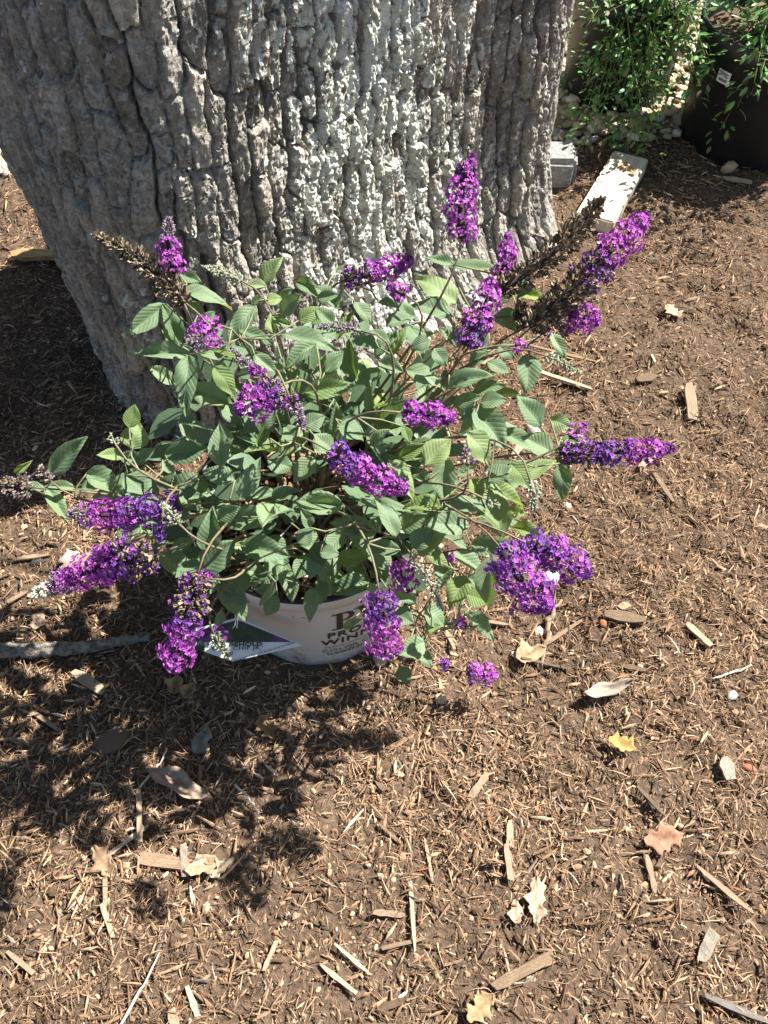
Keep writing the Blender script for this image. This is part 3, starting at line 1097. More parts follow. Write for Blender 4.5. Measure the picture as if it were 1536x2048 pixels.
poly_on_pot('printed_rule', [[(-.062 + .0155 * i, 0), (-.062 + .0155 * (i + 1), 0), (-.062 + .0155 * (i + 1), .0014), (-.062 + .0155 * i, .0014)] for i in range(8)], on_pot(TH, 0.073), M_PRINT)
text_mesh('COLOR CHOICE', 0.0165, M_PRINTG, POT, on_pot(TH, 0.053), 'lettering', 1.1, bold=0.0002)
text_mesh('FLOWERING SHRUBS', 0.0105, M_PRINT, POT, on_pot(TH, 0.041), 'lettering', 1.2, bold=0.0003)

# ------------------------------------------------------------------ plant tag
TC = at_depth(476, 1283, 1.17)
TAG = empty('plant_tag', TC)
tag(TAG, 'white diamond-shaped care tag with flower picture hanging by a string at the pot', 'plant tag')
tz = Vector((-0.02, -0.50, 0.86)).normalized()
tx_ = Vector((1, 0.02, 0.0))
tx_ = (tx_ - tz * tx_.dot(tz)).normalized()
ty_ = tz.cross(tx_)


def tag_pt(px, py, lift=0.0):
    d = ray(px, py)
    t = (TC - CAM).dot(tz) / d.dot(tz)
    q = CAM + d * t - TC
    return Vector((q.dot(tx_), q.dot(ty_), lift))


TAG.rotation_euler = Matrix((tx_, ty_, tz)).transposed().to_euler()


def tag_poly(name, pts, lift, mat, thick=0.0):
    P = [tag_pt(x, y, lift) for x, y in pts]
    n = len(P)
    if thick:
        V = [tuple(p) for p in P] + [tuple(p - Vector((0, 0, thick))) for p in P]
        F = [tuple(range(n))[::-1], tuple(range(n, 2 * n))] + [(i, (i + 1) % n, n + (i + 1) % n, n + i) for i in range(n)]
    else:
        V, F = [tuple(p) for p in P], [tuple(range(n))]
    me = bpy.data.meshes.new(name)
    me.from_pydata(V, [], F)
    return link(name, me, mat, TAG)


tag_poly('card', [(476, 1235), (605, 1291), (465, 1323), (352, 1284), (374, 1262)], 0.0, M_TAGW, 0.0007)
tag_poly('picture', [(476, 1240), (584, 1284), (366, 1284), (380, 1265)], 0.0008, M_TAGP)
tag_poly('printed_block', [(362, 1285), (409, 1283), (410, 1304), (366, 1288)], 0.0012, M_TAGG)


def tag_text(body, size, px, py, mat, sq=1.0, space=1.0, ang=0.0, bold=0.0):
    o = tag_pt(px, py, 0.0016)
    ca, sa = math.cos(ang), math.sin(ang)

    def conv(x, y):
        x *= sq
        return Vector((o.x + x * ca - y * sa, o.y + x * sa + y * ca, o.z))
    text_mesh(body, size, mat, TAG, conv, 'tag_lettering', space, bold=bold)


tag_text('LO & BEHOLD', 0.0074, 470, 1292, M_PRINT, 1.55, 1.1, bold=0.0003)
tag_text("'BLUE CHIP JR.'", 0.0070, 474, 1299.5, M_PRINT, 1.5, 1.1, bold=0.0001)
tag_text('W', 0.009, 460, 1311, M_PRINT, 1.2)
tag_text('DETAILS INSIDE | DETALLES EN EL INTERIOR', 0.0042, 530, 1305, M_PRINT, 1.1, 1.0, R(16))
tag_text('SHRUB', 0.0056, 391, 1287, M_PRINTW, 1.2)
tag_text('ARBUSTO', 0.0056, 388, 1291, M_PRINTW, 1.2)
mb = MB()
for s in (-1, 1):
    a = at_depth(474 + 3 * s, 1240, 1.165)
    mb.tube(bez(at_depth(470 + 4 * s, 1256, 1.163), at_depth(474, 1247, 1.155), a, at_depth(473 + 4 * s, 1196, 1.12), 8), 0.0009, 5)
mb.tube(bez(at_depth(473, 1196, 1.12), at_depth(480, 1150, 1.08), at_depth(540, 1100, 1.1), Vector((PX, PY, .24)), 8), 0.0009, 5)
st = mb.build('string', M_STRING)
st.parent = TAG
bpy.context.view_layer.update()
st.matrix_parent_inverse = TAG.matrix_world.inverted()

# ------------------------------------------------------------------ butterfly bush
BUSH = empty('butterfly_bush', (PX, PY, 0.18))
tag(BUSH, 'butterfly bush with purple flower spikes and grey-green leaves growing in the white pot', 'bush')
EC = Vector((-0.06, 0.70, 0.30))
ER = Vector((0.42, 0.30, 0.31))


def dome(px, py, k=1.0):
    """axial depth at which the line of sight meets the bush's outer dome (or passes nearest to it)"""
    d = ray(px, py)
    o = CAM - EC
    D = Vector((d.x / ER.x, d.y / ER.y, d.z / ER.z))
    O = Vector((o.x / ER.x, o.y / ER.y, o.z / ER.z))
    a, b, c = D.dot(D), O.dot(D), O.dot(O) - k * k
    disc = b * b - a * c
    return (-b - math.sqrt(disc)) / a if disc > 0 else -b / a


# leaves: three meshes with different curl
def leaf_mesh(seed, droop, fold, wave):
    rnd = random.Random(seed)
    n, hw = 11, 4
    V, F, UVs = [], [], []
    for i in range(n + 1):
        t = i / n
        w = 0.5 * (math.sin(math.pi * min(1, t ** 0.82)) ** 0.85) if 0 < i < n else 0.012
        w *= (1 - 0.18 * t)
        zc = -droop * t * t + 0.10 * t
        for j in range(-hw, hw + 1):
            s = j / hw
            xx = w * s
            if abs(j) == hw and 0 < i < n:
                xx *= 1 + (0.03 if i % 2 else -0.02)
            quilt = 0.006 * math.cos(2 * math.pi * (t * 4.5 - abs(s) * 0.9)) * (1 - abs(s) ** 3) * math.sin(math.pi * t)
            zz = zc + fold * abs(xx) - 0.10 * fold * (s ** 4) + quilt + wave * math.sin(5 * t + seed) * s * 0.06 + wave * 0.05 * math.sin(9 * t + s * 3 + seed)
            V.append((xx, t, zz))
            UVs.append((0.5 + 0.5 * s * min(1, w / .42), t))
    m = 2 * hw + 1
    for i in range(n):
        for j in range(m - 1):
            a = i * m + j
            F.append((a, a + 1, a + m + 1, a + m))
    me = mesh_np('leaf', V, F, uv=UVs, smooth=True)
    return me


LEAVES, LEAVES_Y = [], []
for k_, (d, f, w) in enumerate([(.12, .35, .3), (.28, .25, .5), (.02, .5, .4), (.40, .15, .6), (.18, .6, .8), (-.10, .3, .4)]):
    a = leaf_mesh(k_, d, f, w)
    b = a.copy()
    a.materials.append(M_LEAF)
    b.materials.append(M_LEAFY)
    LEAVES.append(a)
    LEAVES_Y.append(b)

leaf_bases = []


def put_leaf(b, t, wid, nrm, yellow=False):
    d = t - b
    L = d.length
    y = d / L
    z = (nrm - y * nrm.dot(y))
    if z.length < 1e-3:
        z = y.orthogonal()
    z.normalize()
    x = y.cross(z)
    M = Matrix((x * wid, y * L, z * L)).transposed().to_4x4()
    M.translation = b
    o = bpy.data.objects.new('leaf', random.choice(LEAVES_Y if yellow else LEAVES))
    COL.objects.link(o)
    o.parent = BUSH
    o.matrix_parent_inverse = Matrix.Translation(-Vector(BUSH.location))
    o.matrix_basis = M
    leaf_bases.append(b)
    return o


# leaves that show in the picture: base, tip, width, in the coordinates of five enlarged views
LA = [(990, 520, 1105, 365, 110), (1025, 530, 895, 520, 70), (960, 650, 795, 820, 130), (850, 800, 1040, 850, 80), (500, 560, 770, 590, 110), (560, 620, 620, 720, 70),
      (480, 450, 610, 500, 90), (410, 640, 180, 820, 120), (490, 890, 385, 660, 110), (570, 950, 230, 940, 110), (550, 950, 505, 1250, 140), (600, 940, 830, 950, 80),
      (700, 1020, 830, 1180, 120), (1110, 830, 1415, 870, 130), (1330, 880, 1160, 1010, 110), (1250, 1190, 1535, 1150, 110), (950, 950, 1080, 1060, 90), (1170, 1010, 1220, 1190, 80),
      (1210, 500, 1350, 600, 90), (1330, 610, 1460, 580, 70), (1110, 700, 1240, 590, 110), (1220, 740, 1350, 660, 90), (1060, 720, 1180, 780, 60), (1450, 430, 1535, 440, 60),
      (1380, 1060, 1480, 960, 80), (980, 1420, 1080, 1270, 110), (970, 1510, 1060, 1350, 60), (1200, 1480, 1130, 1390, 110), (1260, 1390, 1370, 1330, 110), (750, 1530, 760, 1400, 110),
      (180, 1400, 210, 1270, 100), (200, 1530, 230, 1380, 160), (540, 770, 600, 730, 60), (640, 750, 700, 690, 60), (850, 1080, 960, 1060, 60), (1020, 1090, 1100, 1110, 80),
      (440, 880, 380, 800, 70), (1020, 620, 1110, 600, 80), (930, 640, 1000, 600, 60), (1120, 620, 1180, 550, 70), (1300, 760, 1400, 700, 70)]
LB = [(200, 700, 355, 560, 90), (495, 625, 395, 620, 50), (300, 750, 185, 745, 45), (180, 755, 70, 740, 40), (60, 690, 120, 650, 30), (190, 750, 270, 900, 60), (320, 760, 425, 720, 50),
      (350, 690, 490, 780, 90), (500, 700, 595, 790, 110), (470, 740, 500, 695, 40), (660, 620, 830, 590, 90), (650, 640, 690, 700, 50), (885, 670, 880, 510, 80), (940, 720, 820, 680, 80),
      (960, 790, 1030, 660, 80), (840, 770, 670, 740, 110), (1090, 800, 1190, 760, 60), (900, 900, 1115, 850, 90), (870, 880, 960, 830, 70), (960, 980, 1145, 1025, 100),
      (1060, 1030, 1165, 1120, 80), (830, 1000, 850, 850, 90), (810, 1080, 935, 970, 110), (770, 960, 680, 1015, 55), (640, 1010, 760, 1110, 100), (610, 960, 570, 890, 75),
      (630, 985, 550, 1050, 55), (890, 1130, 780, 1190, 55), (870, 1190, 990, 1195, 60), (880, 1110, 985, 1260, 100), (750, 1130, 740, 1050, 50), (870, 1305, 885, 1240, 35),
      (1260, 630, 1180, 720, 80), (1330, 600, 1260, 540, 70), (1370, 810, 1200, 820, 80), (1240, 910, 1210, 840, 50), (1490, 920, 1340, 880, 90), (1280, 1120, 1350, 1040, 80),
      (1470, 1120, 1330, 1160, 80), (1250, 1150, 1240, 1270, 60), (1110, 1180, 1060, 1260, 70), (1110, 1180, 1030, 1160, 60), (1280, 1010, 1350, 1010, 60), (1190, 970, 1250, 930, 70),
      (1350, 490, 1450, 540, 80), (1070, 640, 1170, 670, 80), (760, 840, 690, 800, 60), (720, 760, 800, 830, 80), (560, 640, 620, 600, 50), (1000, 1120, 1040, 1060, 60)]
LD = [(595, 250, 490, 215, 45), (570, 255, 750, 295, 75), (600, 400, 470, 280, 110), (580, 440, 440, 390, 90), (850, 500, 710, 440, 90), (715, 580, 650, 500, 80), (755, 400, 800, 340, 60),
      (810, 350, 940, 380, 55), (890, 300, 840, 370, 50), (880, 590, 870, 730, 90), (965, 510, 1020, 600, 50), (570, 720, 735, 670, 75), (515, 570, 560, 630, 60), (720, 620, 790, 670, 60),
      (650, 630, 715, 590, 50), (300, 390, 370, 400, 45), (420, 470, 390, 380, 60), (330, 480, 430, 450, 70), (420, 480, 480, 580, 80), (210, 390, 270, 460, 60), (270, 500, 340, 550, 50),
      (15, 740, 190, 710, 75), (90, 670, 160, 590, 70), (300, 620, 390, 660, 70), (410, 650, 540, 690, 80), (590, 790, 690, 760, 60), (690, 780, 780, 760, 70), (925, 870, 840, 760, 90),
      (960, 840, 1040, 870, 60), (670, 800, 775, 950, 110), (645, 890, 740, 1000, 100), (970, 970, 860, 910, 90), (1000, 920, 1075, 940, 50), (980, 990, 1050, 1010, 50),
      (1000, 1010, 1015, 1150, 70), (810, 1010, 880, 1090, 80), (560, 980, 560, 1150, 90), (480, 1020, 570, 930, 100), (380, 990, 480, 940, 50), (340, 1000, 440, 1120, 80),
      (660, 1070, 690, 1150, 70), (150, 860, 240, 900, 90), (280, 940, 335, 885, 55), (55, 905, 130, 970, 70), (720, 1080, 810, 1040, 90), (400, 870, 420, 930, 40), (140, 260, 200, 290, 40),
      (120, 380, 60, 340, 60), (160, 420, 90, 360, 60), (200, 540, 300, 560, 70), (130, 480, 60, 420, 60), (500, 540, 430, 560, 60), (620, 560, 540, 500, 70), (760, 560, 820, 600, 60)]
LE = [(290, 410, 140, 380, 80), (370, 430, 320, 290, 75), (390, 400, 490, 350, 80), (650, 390, 490, 370, 90), (545, 310, 415, 310, 70), (770, 430, 745, 230, 95), (655, 460, 780, 470, 75),
      (820, 390, 940, 440, 60), (800, 330, 860, 340, 60), (385, 480, 270, 460, 60), (450, 500, 545, 400, 80), (430, 470, 500, 400, 80), (265, 600, 125, 640, 80), (640, 580, 575, 690, 90),
      (640, 650, 720, 680, 80), (740, 500, 720, 690, 100), (480, 480, 570, 530, 60), (480, 830, 390, 880, 80), (480, 700, 560, 760, 90), (360, 720, 430, 760, 80), (370, 620, 440, 680, 70),
      (380, 930, 420, 990, 60), (460, 870, 500, 920, 50), (170, 310, 0, 300, 80), (260, 310, 410, 300, 60), (165, 780, 240, 750, 35), (330, 690, 270, 600, 70), (480, 790, 540, 770, 40)]
yellow_ids = {('A', 12), ('A', 17), ('A', 26), ('D', 21), ('D', 35), ('D', 40), ('D', 45), ('D', 38), ('D', 40), ('E', 4), ('E', 8), ('E', 13), ('E', 14), ('E', 16), ('E', 7), ('A', 21), ('D', 7), ('A', 30)}
for key, lst, ox, oy, sc in (('A', LA, 200, 400, 3.072), ('B', LB, 0, 600, 2.0), ('D', LD, 600, 400, 1.92), ('E', LE, 600, 850, 1.92)):
    for i, (x0, y0, x1, y1, w) in enumerate(lst):
        bx, by, ex, ey_ = ox + x0 / sc, oy + y0 / sc, ox + x1 / sc, oy + y1 / sc
        mx, my = (bx + ex) / 2, (by + ey_) / 2
        dep = dome(mx, my, 0.92) + random.uniform(0.0, 0.07)
        if my > 1120 and 380 < mx < 900:
            dep = max(dep, 1.06)
        lpx = math.hypot(ex - bx, ey_ - by)
        L = lpx * dep / FPX
        b = at_depth(bx, by, dep + random.uniform(0.0, 0.25) * L)
        t = at_depth(ex, ey_, dep - random.uniform(-0.30, 0.35) * L)
        # never inside the trunk
        for q in (b, t):
            lim = 1.02 if q.x < 0 else 1.06 + q.x * .5
            if q.y > lim:
                f = (lim - CAM.y) / q.y
                q.xyz = CAM + (q - CAM) * f
        toc = (CAM - b).normalized()
        nrm = toc * 0.9 + Vector((0, 0, 0.55)) + SUN * 0.45 + Vector((random.gauss(0, .3), random.gauss(0, .3), random.gauss(0, .2)))
        t = b + (t - b) * 1.10
        put_leaf(b, t, w / sc * dep / FPX * 1.15, nrm, (key, i) in yellow_ids)
# leaves that lie over the front rim of the pot
for x0, y0, x1, y1, w in [(505, 1130, 470, 1195, 40), (560, 1120, 520, 1180, 44), (575, 1140, 585, 1205, 38), (620, 1110, 590, 1160, 42), (640, 1130, 690, 1165, 42), (650, 1150, 640, 1210, 36),
                          (700, 1120, 725, 1180, 42), (735, 1150, 690, 1190, 40), (745, 1100, 790, 1140, 42), (785, 1150, 830, 1190, 40), (600, 1060, 640, 1100, 44), (690, 1060, 650, 1105, 42), (540, 1070, 570, 1115, 40)]:
    dep = random.uniform(1.05, 1.10)
    put_leaf(at_depth(x0, y0, dep), at_depth(x1, y1, dep - .004), w * dep / FPX, (CAM - at_depth(x0, y0, dep)).normalized() * .6 + Vector((random.gauss(0, .2), 0, .6)) + SUN * .4, random.random() < .15)
# further leaves inside the bush
cnt = 0
while cnt < 106:
    v = Vector((random.gauss(0, 1), random.gauss(0, 1), random.gauss(0, 1))).normalized()
    if v.z < -0.55:
        continue
    rr = random.uniform(0.35, 0.86)
    b = EC + Vector((v.x * ER.x * .82 - .04, v.y * ER.y, v.z * ER.z * .9)) * rr
    if b.z < 0.24 and math.hypot(b.x - PX, b.y - PY) < 0.2:
        continue
    out = Vector((v.x, v.y, v.z * .3 + random.uniform(-.3, .35))).normalized()
    L = random.uniform(.04, .066)
    t = b + (out + Vector((random.gauss(0, .4), random.gauss(0, .4), 0))).normalized() * L
    if t.z < 0.06 or t.y > 1.0:
        continue
    # leaves do not hang down in front of the pot's printed wall
    ux_, uy_ = project(t)
    if (t.z < .30 and t.y < PY - .12 and abs(t.x - PX) < .22) or (uy_ > 1200 and 380 < ux_ < 920):
        continue
    put_leaf(b, t, L * random.uniform(.44, .56), Vector((random.gauss(0, .35), random.gauss(-.15, .35), 1)), random.random() < .12)
    cnt += 1

# leaves deep in the bush, too many to tell apart
ILV, ILF = [], []
for i, (t, w) in enumerate(((0, .02), (.25, .24), (.5, .29), (.75, .2), (1, .01))):
    ILV += [(-w, t, .12 * w - .12 * t * t), (0, t, -.12 * t * t), (w, t, .12 * w - .12 * t * t)]
for i in range(4):
    ILF += [(3 * i, 3 * i + 1, 3 * i + 4, 3 * i + 3), (3 * i + 1, 3 * i + 2, 3 * i + 5, 3 * i + 4)]
n = 250
dv = RNG.normal(size=(n, 3))
dv /= np.linalg.norm(dv, axis=1, keepdims=True)
dv[:, 2] = np.where(dv[:, 2] < -.35, -dv[:, 2], dv[:, 2])
pos = np.array(EC) + dv * np.array([ER.x * .8, ER.y, ER.z * .85]) * RNG.uniform(.3, .85, (n, 1)) + np.array([-.03, 0, -.01])
ok = (pos[:, 2] > .2) | (np.hypot(pos[:, 0] - PX, pos[:, 1] - PY) > .21)
ok &= (pos[:, 2] > .09) & (pos[:, 1] < .97)
ok &= ~((pos[:, 2] < .36) & (pos[:, 1] < PY - .10) & (np.abs(pos[:, 0] - PX) < .25))
pos, dv = pos[ok], dv[ok]
dirs = dv * np.array([1, 1, .3]) + RNG.normal(0, .35, dv.shape)
dirs /= np.linalg.norm(dirs, axis=1, keepdims=True)
nr = RNG.normal(0, .4, dv.shape) + np.array([0, -.1, 1])
xx_ = np.cross(dirs, nr)
xx_ /= np.linalg.norm(xx_, axis=1, keepdims=True)
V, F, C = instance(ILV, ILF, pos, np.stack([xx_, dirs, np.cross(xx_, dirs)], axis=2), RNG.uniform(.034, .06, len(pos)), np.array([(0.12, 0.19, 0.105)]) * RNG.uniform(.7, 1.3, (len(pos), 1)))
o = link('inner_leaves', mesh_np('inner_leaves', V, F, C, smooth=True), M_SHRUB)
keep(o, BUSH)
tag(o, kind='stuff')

# ---- flower spikes
FLV = [(0, 0, -.25)]
FLF = []
for q in range(4):
    a = q * math.pi / 2
    ca, sa = math.cos(a), math.sin(a)

    def rt(x, y, z):
        return (x * ca - y * sa, x * sa + y * ca, z)
    FLV += [rt(.45, -.42, .10), rt(1.0, 0, .02), rt(.45, .42, .10)]
    FLF += [(0, 1 + q * 3, 2 + q * 3, 3 + q * 3)]
FLT = np.ones((13, 3))
FLT[0] = (1.2, 0.8, 0.35)
for q in range(4):
    FLT[2 + q * 3] = (1.25, 1.4, 1.15)
BDV = [(0, 0, -.2), (.32, 0, .35), (0, .32, .35), (-.32, 0, .35), (0, -.32, .35), (0, 0, 1.0)]
BDF = [(0, 2, 1), (0, 3, 2), (0, 4, 3), (0, 1, 4), (5, 1, 2), (5, 2, 3), (5, 3, 4), (5, 4, 1)]
CXV = [(-.22, -.2, 0), (.22, -.2, 0), (0, .25, 0), (-.34, -.25, 1), (.34, -.3, .85), (.05, .4, 1.1)]
CXF = [(0, 1, 4, 3), (1, 2, 5, 4), (2, 0, 3, 5)]

C_PUR = np.array([(0.29, 0.06, 0.45), (0.38, 0.09, 0.54), (0.21, 0.035, 0.35), (0.46, 0.14, 0.57)])
C_BLU = np.array([(0.17, 0.065, 0.40), (0.22, 0.09, 0.46), (0.26, 0.065, 0.44), (0.12, 0.05, 0.32)])
C_DRY = np.array([(0.15, 0.115, 0.078), (0.24, 0.19, 0.13), (0.10, 0.075, 0.05), (0.32, 0.26, 0.18)])
C_BDM = np.array([(0.21, 0.17, 0.20), (0.28, 0.23, 0.26), (0.15, 0.10, 0.15)])
C_BDG = np.array([(0.34, 0.37, 0.25), (0.42, 0.44, 0.32), (0.27, 0.31, 0.19)])
C_BDW = np.array([(0.50, 0.50, 0.41), (0.42, 0.42, 0.35)])
STYLE = {'P': C_PUR, 'B': C_BLU, 'D': C_DRY, 'M': C_BDM, 'G': C_BDG, 'W': C_BDW}
stem_ends = []


def spike(b, t, r, segs, depth=None, dtip=0.0, rim=0.55, sparse=1.0):
    """b, t: base and tip in the picture; r: half width; segs: (from, to, kinds)"""
    L0 = math.hypot(t[0] - b[0], t[1] - b[1])
    dep = depth if depth is not None else dome((b[0] + t[0]) / 2, (b[1] + t[1]) / 2, 1.0) - 0.01
    pb, ptip = at_depth(b[0], b[1], dep), at_depth(t[0], t[1], dep + dtip)
    for q in (pb, ptip):
        lim = 1.0 if q.x < 0.05 else 1.02 + q.x * .6
        if q.y > lim:
            q.xyz = CAM + (q - CAM) * (lim / q.y)
    Rm = r * 0.88 * dep / FPX
    ax = ptip - pb
    L = ax.length
    axn = np.array(ax / L)
    side = Vector(axn).orthogonal().normalized()
    s1, s2 = np.array(side), np.cross(axn, np.array(side))
    bend = (random.uniform(-.07, .07) * L, random.uniform(-.07, .07) * L)
    root = MB()
    pts = []
    for i in range(9):
        f = i / 8
        q = np.array(pb) + axn * L * f + (s1 * bend[0] + s2 * bend[1]) * math.sin(math.pi * f)
        pts.append(Vector(q))
    ccol = (0.05, 0.035, 0.04) if segs[0][2][0] in 'PBD' else (0.2, 0.22, 0.15)
    root.tube(pts, [max(.0012, Rm * .30 * (1 - .8 * i / 8)) for i in range(9)], 6, ccol)
    fs = root.build('flower_spike', M_STEM, BUSH, True)

    def prof(f):
        # full at the base, narrowing towards the tip
        return Rm * np.where(f < 0.12, 0.7 + 2.5 * f, 1.0) * np.clip(1.02 - np.clip((f - rim) / (1.0 - rim), 0, 1) ** 1.25 * 0.82, .12, 1)

    groups = {'florets': [], 'seed_capsules': [], 'buds': []}
    for f0, f1, kinds in segs:
        area = 2 * math.pi * Rm * L * (f1 - f0)
        kd = kinds[0]
        dens = {'P': 1 / .0047 ** 2, 'B': 1 / .0048 ** 2, 'D': 1 / .0042 ** 2, 'M': 1 / .0034 ** 2, 'G': 1 / .0036 ** 2, 'W': 1 / .0042 ** 2}[kd]
        nn = int(max(8, area * dens * sparse * (0.9 if len(kinds) == 1 else 1.0)))
        nn = min(nn, 900)
        f = RNG.uniform(f0, f1, nn)
        th = RNG.uniform(0, 2 * np.pi, nn)
        pr = prof(f)
        kk = RNG.choice(list(kinds), nn)
        for kd in set(kk):
            m = kk == kd
            ff, tt_, rr = f[m], th[m], pr[m]
            # whorls: florets gather in lumps
            lump = 1 + 0.20 * np.sin(ff * L / 0.0042) + 0.12 * np.sin(3 * tt_ + ff * 30)
            rr = rr * lump * RNG.uniform(.80, 1.06, m.sum())
            if kd == 'D':
                rr = rr * .86
            dirs = np.cos(tt_)[:, None] * s1 + np.sin(tt_)[:, None] * s2
            if f1 > .97:   # dome over the end
                e = np.clip((ff - .93) / .07, 0, 1)[:, None]
                dirs = dirs * (1 - .6 * e) + axn * e
            cen = np.array(pb) + axn * (L * ff)[:, None] + (s1 * bend[0] + s2 * bend[1]) * np.sin(np.pi * ff)[:, None]
            pos = cen + (np.cos(tt_)[:, None] * s1 + np.sin(tt_)[:, None] * s2) * rr[:, None]
            nrm = dirs + axn * 0.35 + RNG.normal(0, .2, dirs.shape)
            nrm /= np.linalg.norm(nrm, axis=1, keepdims=True)
            pal = STYLE[kd]
            cols = pal[RNG.integers(0, len(pal), m.sum())] * RNG.uniform(.7, 1.3, (m.sum(), 1))
            if kd in 'PB':
                Vv, Ff, Cc = instance(FLV, FLF, pos, frames_from(nrm), RNG.uniform(.0028, .0040, m.sum()), cols, FLT)
                groups['florets'].append((Vv, Ff, Cc))
            elif kd == 'D':
                sz = RNG.uniform(.0035, .006, m.sum())
                Vv, Ff, Cc = instance(CXV, CXF, pos - nrm * .004, frames_from(nrm), np.stack([sz * .8, sz * .8, sz * 1.4], 1), cols)
                groups['seed_capsules'].append((Vv, Ff, Cc))
            else:
                sz = RNG.uniform(.003, .0046, m.sum())
                Vv, Ff, Cc = instance(BDV, BDF, pos - nrm * .002, frames_from(nrm), sz, cols)
                groups['buds'].append((Vv, Ff, Cc))
    for nm, parts in groups.items():
        if not parts:
            continue
        off, VV, FF, CC = 0, [], [], []
        for Vv, Ff, Cc in parts:
            VV.append(Vv)
            FF.append(Ff + off)
            CC.append(Cc)
            off += len(Vv)
        o = link(nm, mesh_np(nm, np.concatenate(VV), np.concatenate(FF), np.concatenate(CC)), M_FLOWER if nm == 'florets' else M_BUD)
        o.parent = fs
        o.matrix_parent_inverse = Matrix.Translation(-Vector(BUSH.location))
        o.matrix_basis = Matrix.Translation(Vector(BUSH.location))
        tag(o, kind='stuff')
    stem_ends.append((pb, -Vector(axn)))
    return fs


def lab(o, s):
    o['label'] = s


spike((925, 476), (943, 308), 36, [(0, .72, 'P'), (.68, 1, 'MPD')], rim=.5)
spike((352, 546), (337, 434), 29, [(0, .62, 'P'), (.55, 1, 'M')], rim=.2)
lab(spike((370, 605), (190, 468), 30, [(0, 1, 'D')], rim=.35), 'withered brown flower spike beside the trunk')
spike((482, 562), (402, 534), 15, [(0, 1, 'G')], rim=.3)
spike((425, 660), (385, 690), 33, [(0, .8, 'P'), (.8, 1, 'M')], dtip=-.03, rim=.6)
spike((555, 775), (470, 822), 38, [(0, .35, 'DB'), (.25, .5, 'BP'), (.45, 1, 'P')], rim=.7, dtip=-.02)
spike((530, 752), (462, 694), 15, [(0, .4, 'P'), (.35, 1, 'M')], rim=.3)
spike((578, 792), (608, 862), 17, [(0, .3, 'PM'), (.3, 1, 'M')], rim=.4)
spike((690, 560), (826, 518), 27, [(0, .4, 'BD'), (.35, 1, 'P')], rim=.8)
spike((812, 590), (775, 570), 20, [(0, 1, 'P')])
spike((722, 662), (634, 654), 14, [(0, 1, 'M')], rim=.4)
spike((1004, 552), (1016, 466), 27, [(0, .75, 'P'), (.7, 1, 'MP')], rim=.3)
spike((930, 690), (985, 556), 32, [(0, .35, 'B'), (.3, 1, 'P')], rim=.8)
lab(spike((1000, 582), (1206, 396), 31, [(0, 1, 'D')], rim=.75, dtip=.02), 'long withered brown flower spike pointing at the board')
spike((1062, 655), (1296, 428), 37, [(0, .42, 'D'), (.38, .62, 'DB'), (.58, 1, 'P')], rim=.8)
lab(spike((1030, 632), (1125, 628), 28, [(0, 1, 'D')], rim=.8), 'withered brown seed head')
spike((1120, 640), (1200, 640), 35, [(0, .3, 'DB'), (.2, 1, 'P')], rim=.75, dtip=-.03)
spike((1030, 690), (1052, 690), 12, [(0, 1, 'P')])
spike((1085, 668), (1098, 656), 11, [(0, 1, 'P')])
spike((806, 825), (912, 835), 29, [(0, 1, 'P')], rim=.7)
spike((662, 903), (816, 982), 34, [(0, .45, 'B'), (.35, .95, 'P'), (.9, 1, 'MP')], rim=.72)
spike((1120, 905), (1350, 896), 27, [(0, .38, 'DB'), (.3, .62, 'B'), (.58, .9, 'P'), (.86, 1, 'MP')], rim=.75)
spike((1142, 875), (1172, 848), 22, [(0, 1, 'PM')])
spike((355, 1012), (135, 1028), 37, [(0, .5, 'B'), (.42, .84, 'P'), (.8, 1, 'M')], .96, rim=.72)
spike((322, 1050), (320, 1085), 13, [(0, 1, 'B')])
spike((308, 1112), (62, 1192), 40, [(0, .25, 'BD'), (.2, .42, 'B'), (.32, .72, 'P'), (.68, .84, 'MP'), (.8, 1, 'W')], .95, rim=.45)
spike((262, 1082), (196, 1105), 20, [(0, .5, 'BD'), (.4, 1, 'P')])
spike((395, 1150), (345, 1346), 37, [(0, .5, 'DDDB'), (.45, .6, 'B'), (.55, 1, 'P')], .88, rim=.9, dtip=-.02)
spike((420, 1158), (380, 1150), 15, [(0, 1, 'P')])
spike((758, 1185), (772, 1320), 37, [(0, .5, 'B'), (.42, .95, 'P'), (.94, 1, 'W')], .87, rim=.85)
spike((1005, 1100), (1100, 1222), 50, [(0, .25, 'B'), (.2, 1, 'PPB')], .89, rim=.75, dtip=-.03)
spike((1050, 1085), (1182, 1150), 40, [(0, .4, 'B'), (.3, 1, 'PB')], .91, rim=.75)
spike((805, 1120), (818, 1185), 30, [(0, 1, 'P')], 1.0, rim=.7)
spike((835, 1128), (885, 1222), 14, [(0, 1, 'W')], .99, rim=.4)
spike((935, 1345), (996, 1352), 23, [(0, .2, 'DB'), (.1, 1, 'P')], 1.27, rim=.7)
spike((880, 1330), (898, 1325), 12, [(0, 1, 'PB')], 1.25)
spike((870, 1246), (974, 1258), 13, [(0, 1, 'G')], 1.15, rim=.3)
spike((915, 1250), (928, 1236), 15, [(0, 1, 'P')], 1.15)
spike((428, 1268), (460, 1318), 14, [(0, 1, 'G')], .98, rim=.5)
spike((1092, 712), (1162, 746), 11, [(0, 1, 'G')], rim=.3)
spike((358, 1048), (322, 1006), 12, [(0, 1, 'G')], rim=.4)
spike((1060, 962), (1068, 1022), 15, [(0, 1, 'G')], rim=.5)
spike((936, 930), (930, 890), 13, [(0, 1, 'M')])
spike((885, 1105), (905, 1122), 16, [(0, 1, 'P')], 1.05)
spike((60, 975), (0, 968), 26, [(0, 1, 'DM')])
spike((100, 960), (78, 932), 13, [(0, 1, 'DM')])
spike((232, 890), (220, 866), 9, [(0, 1, 'G')])
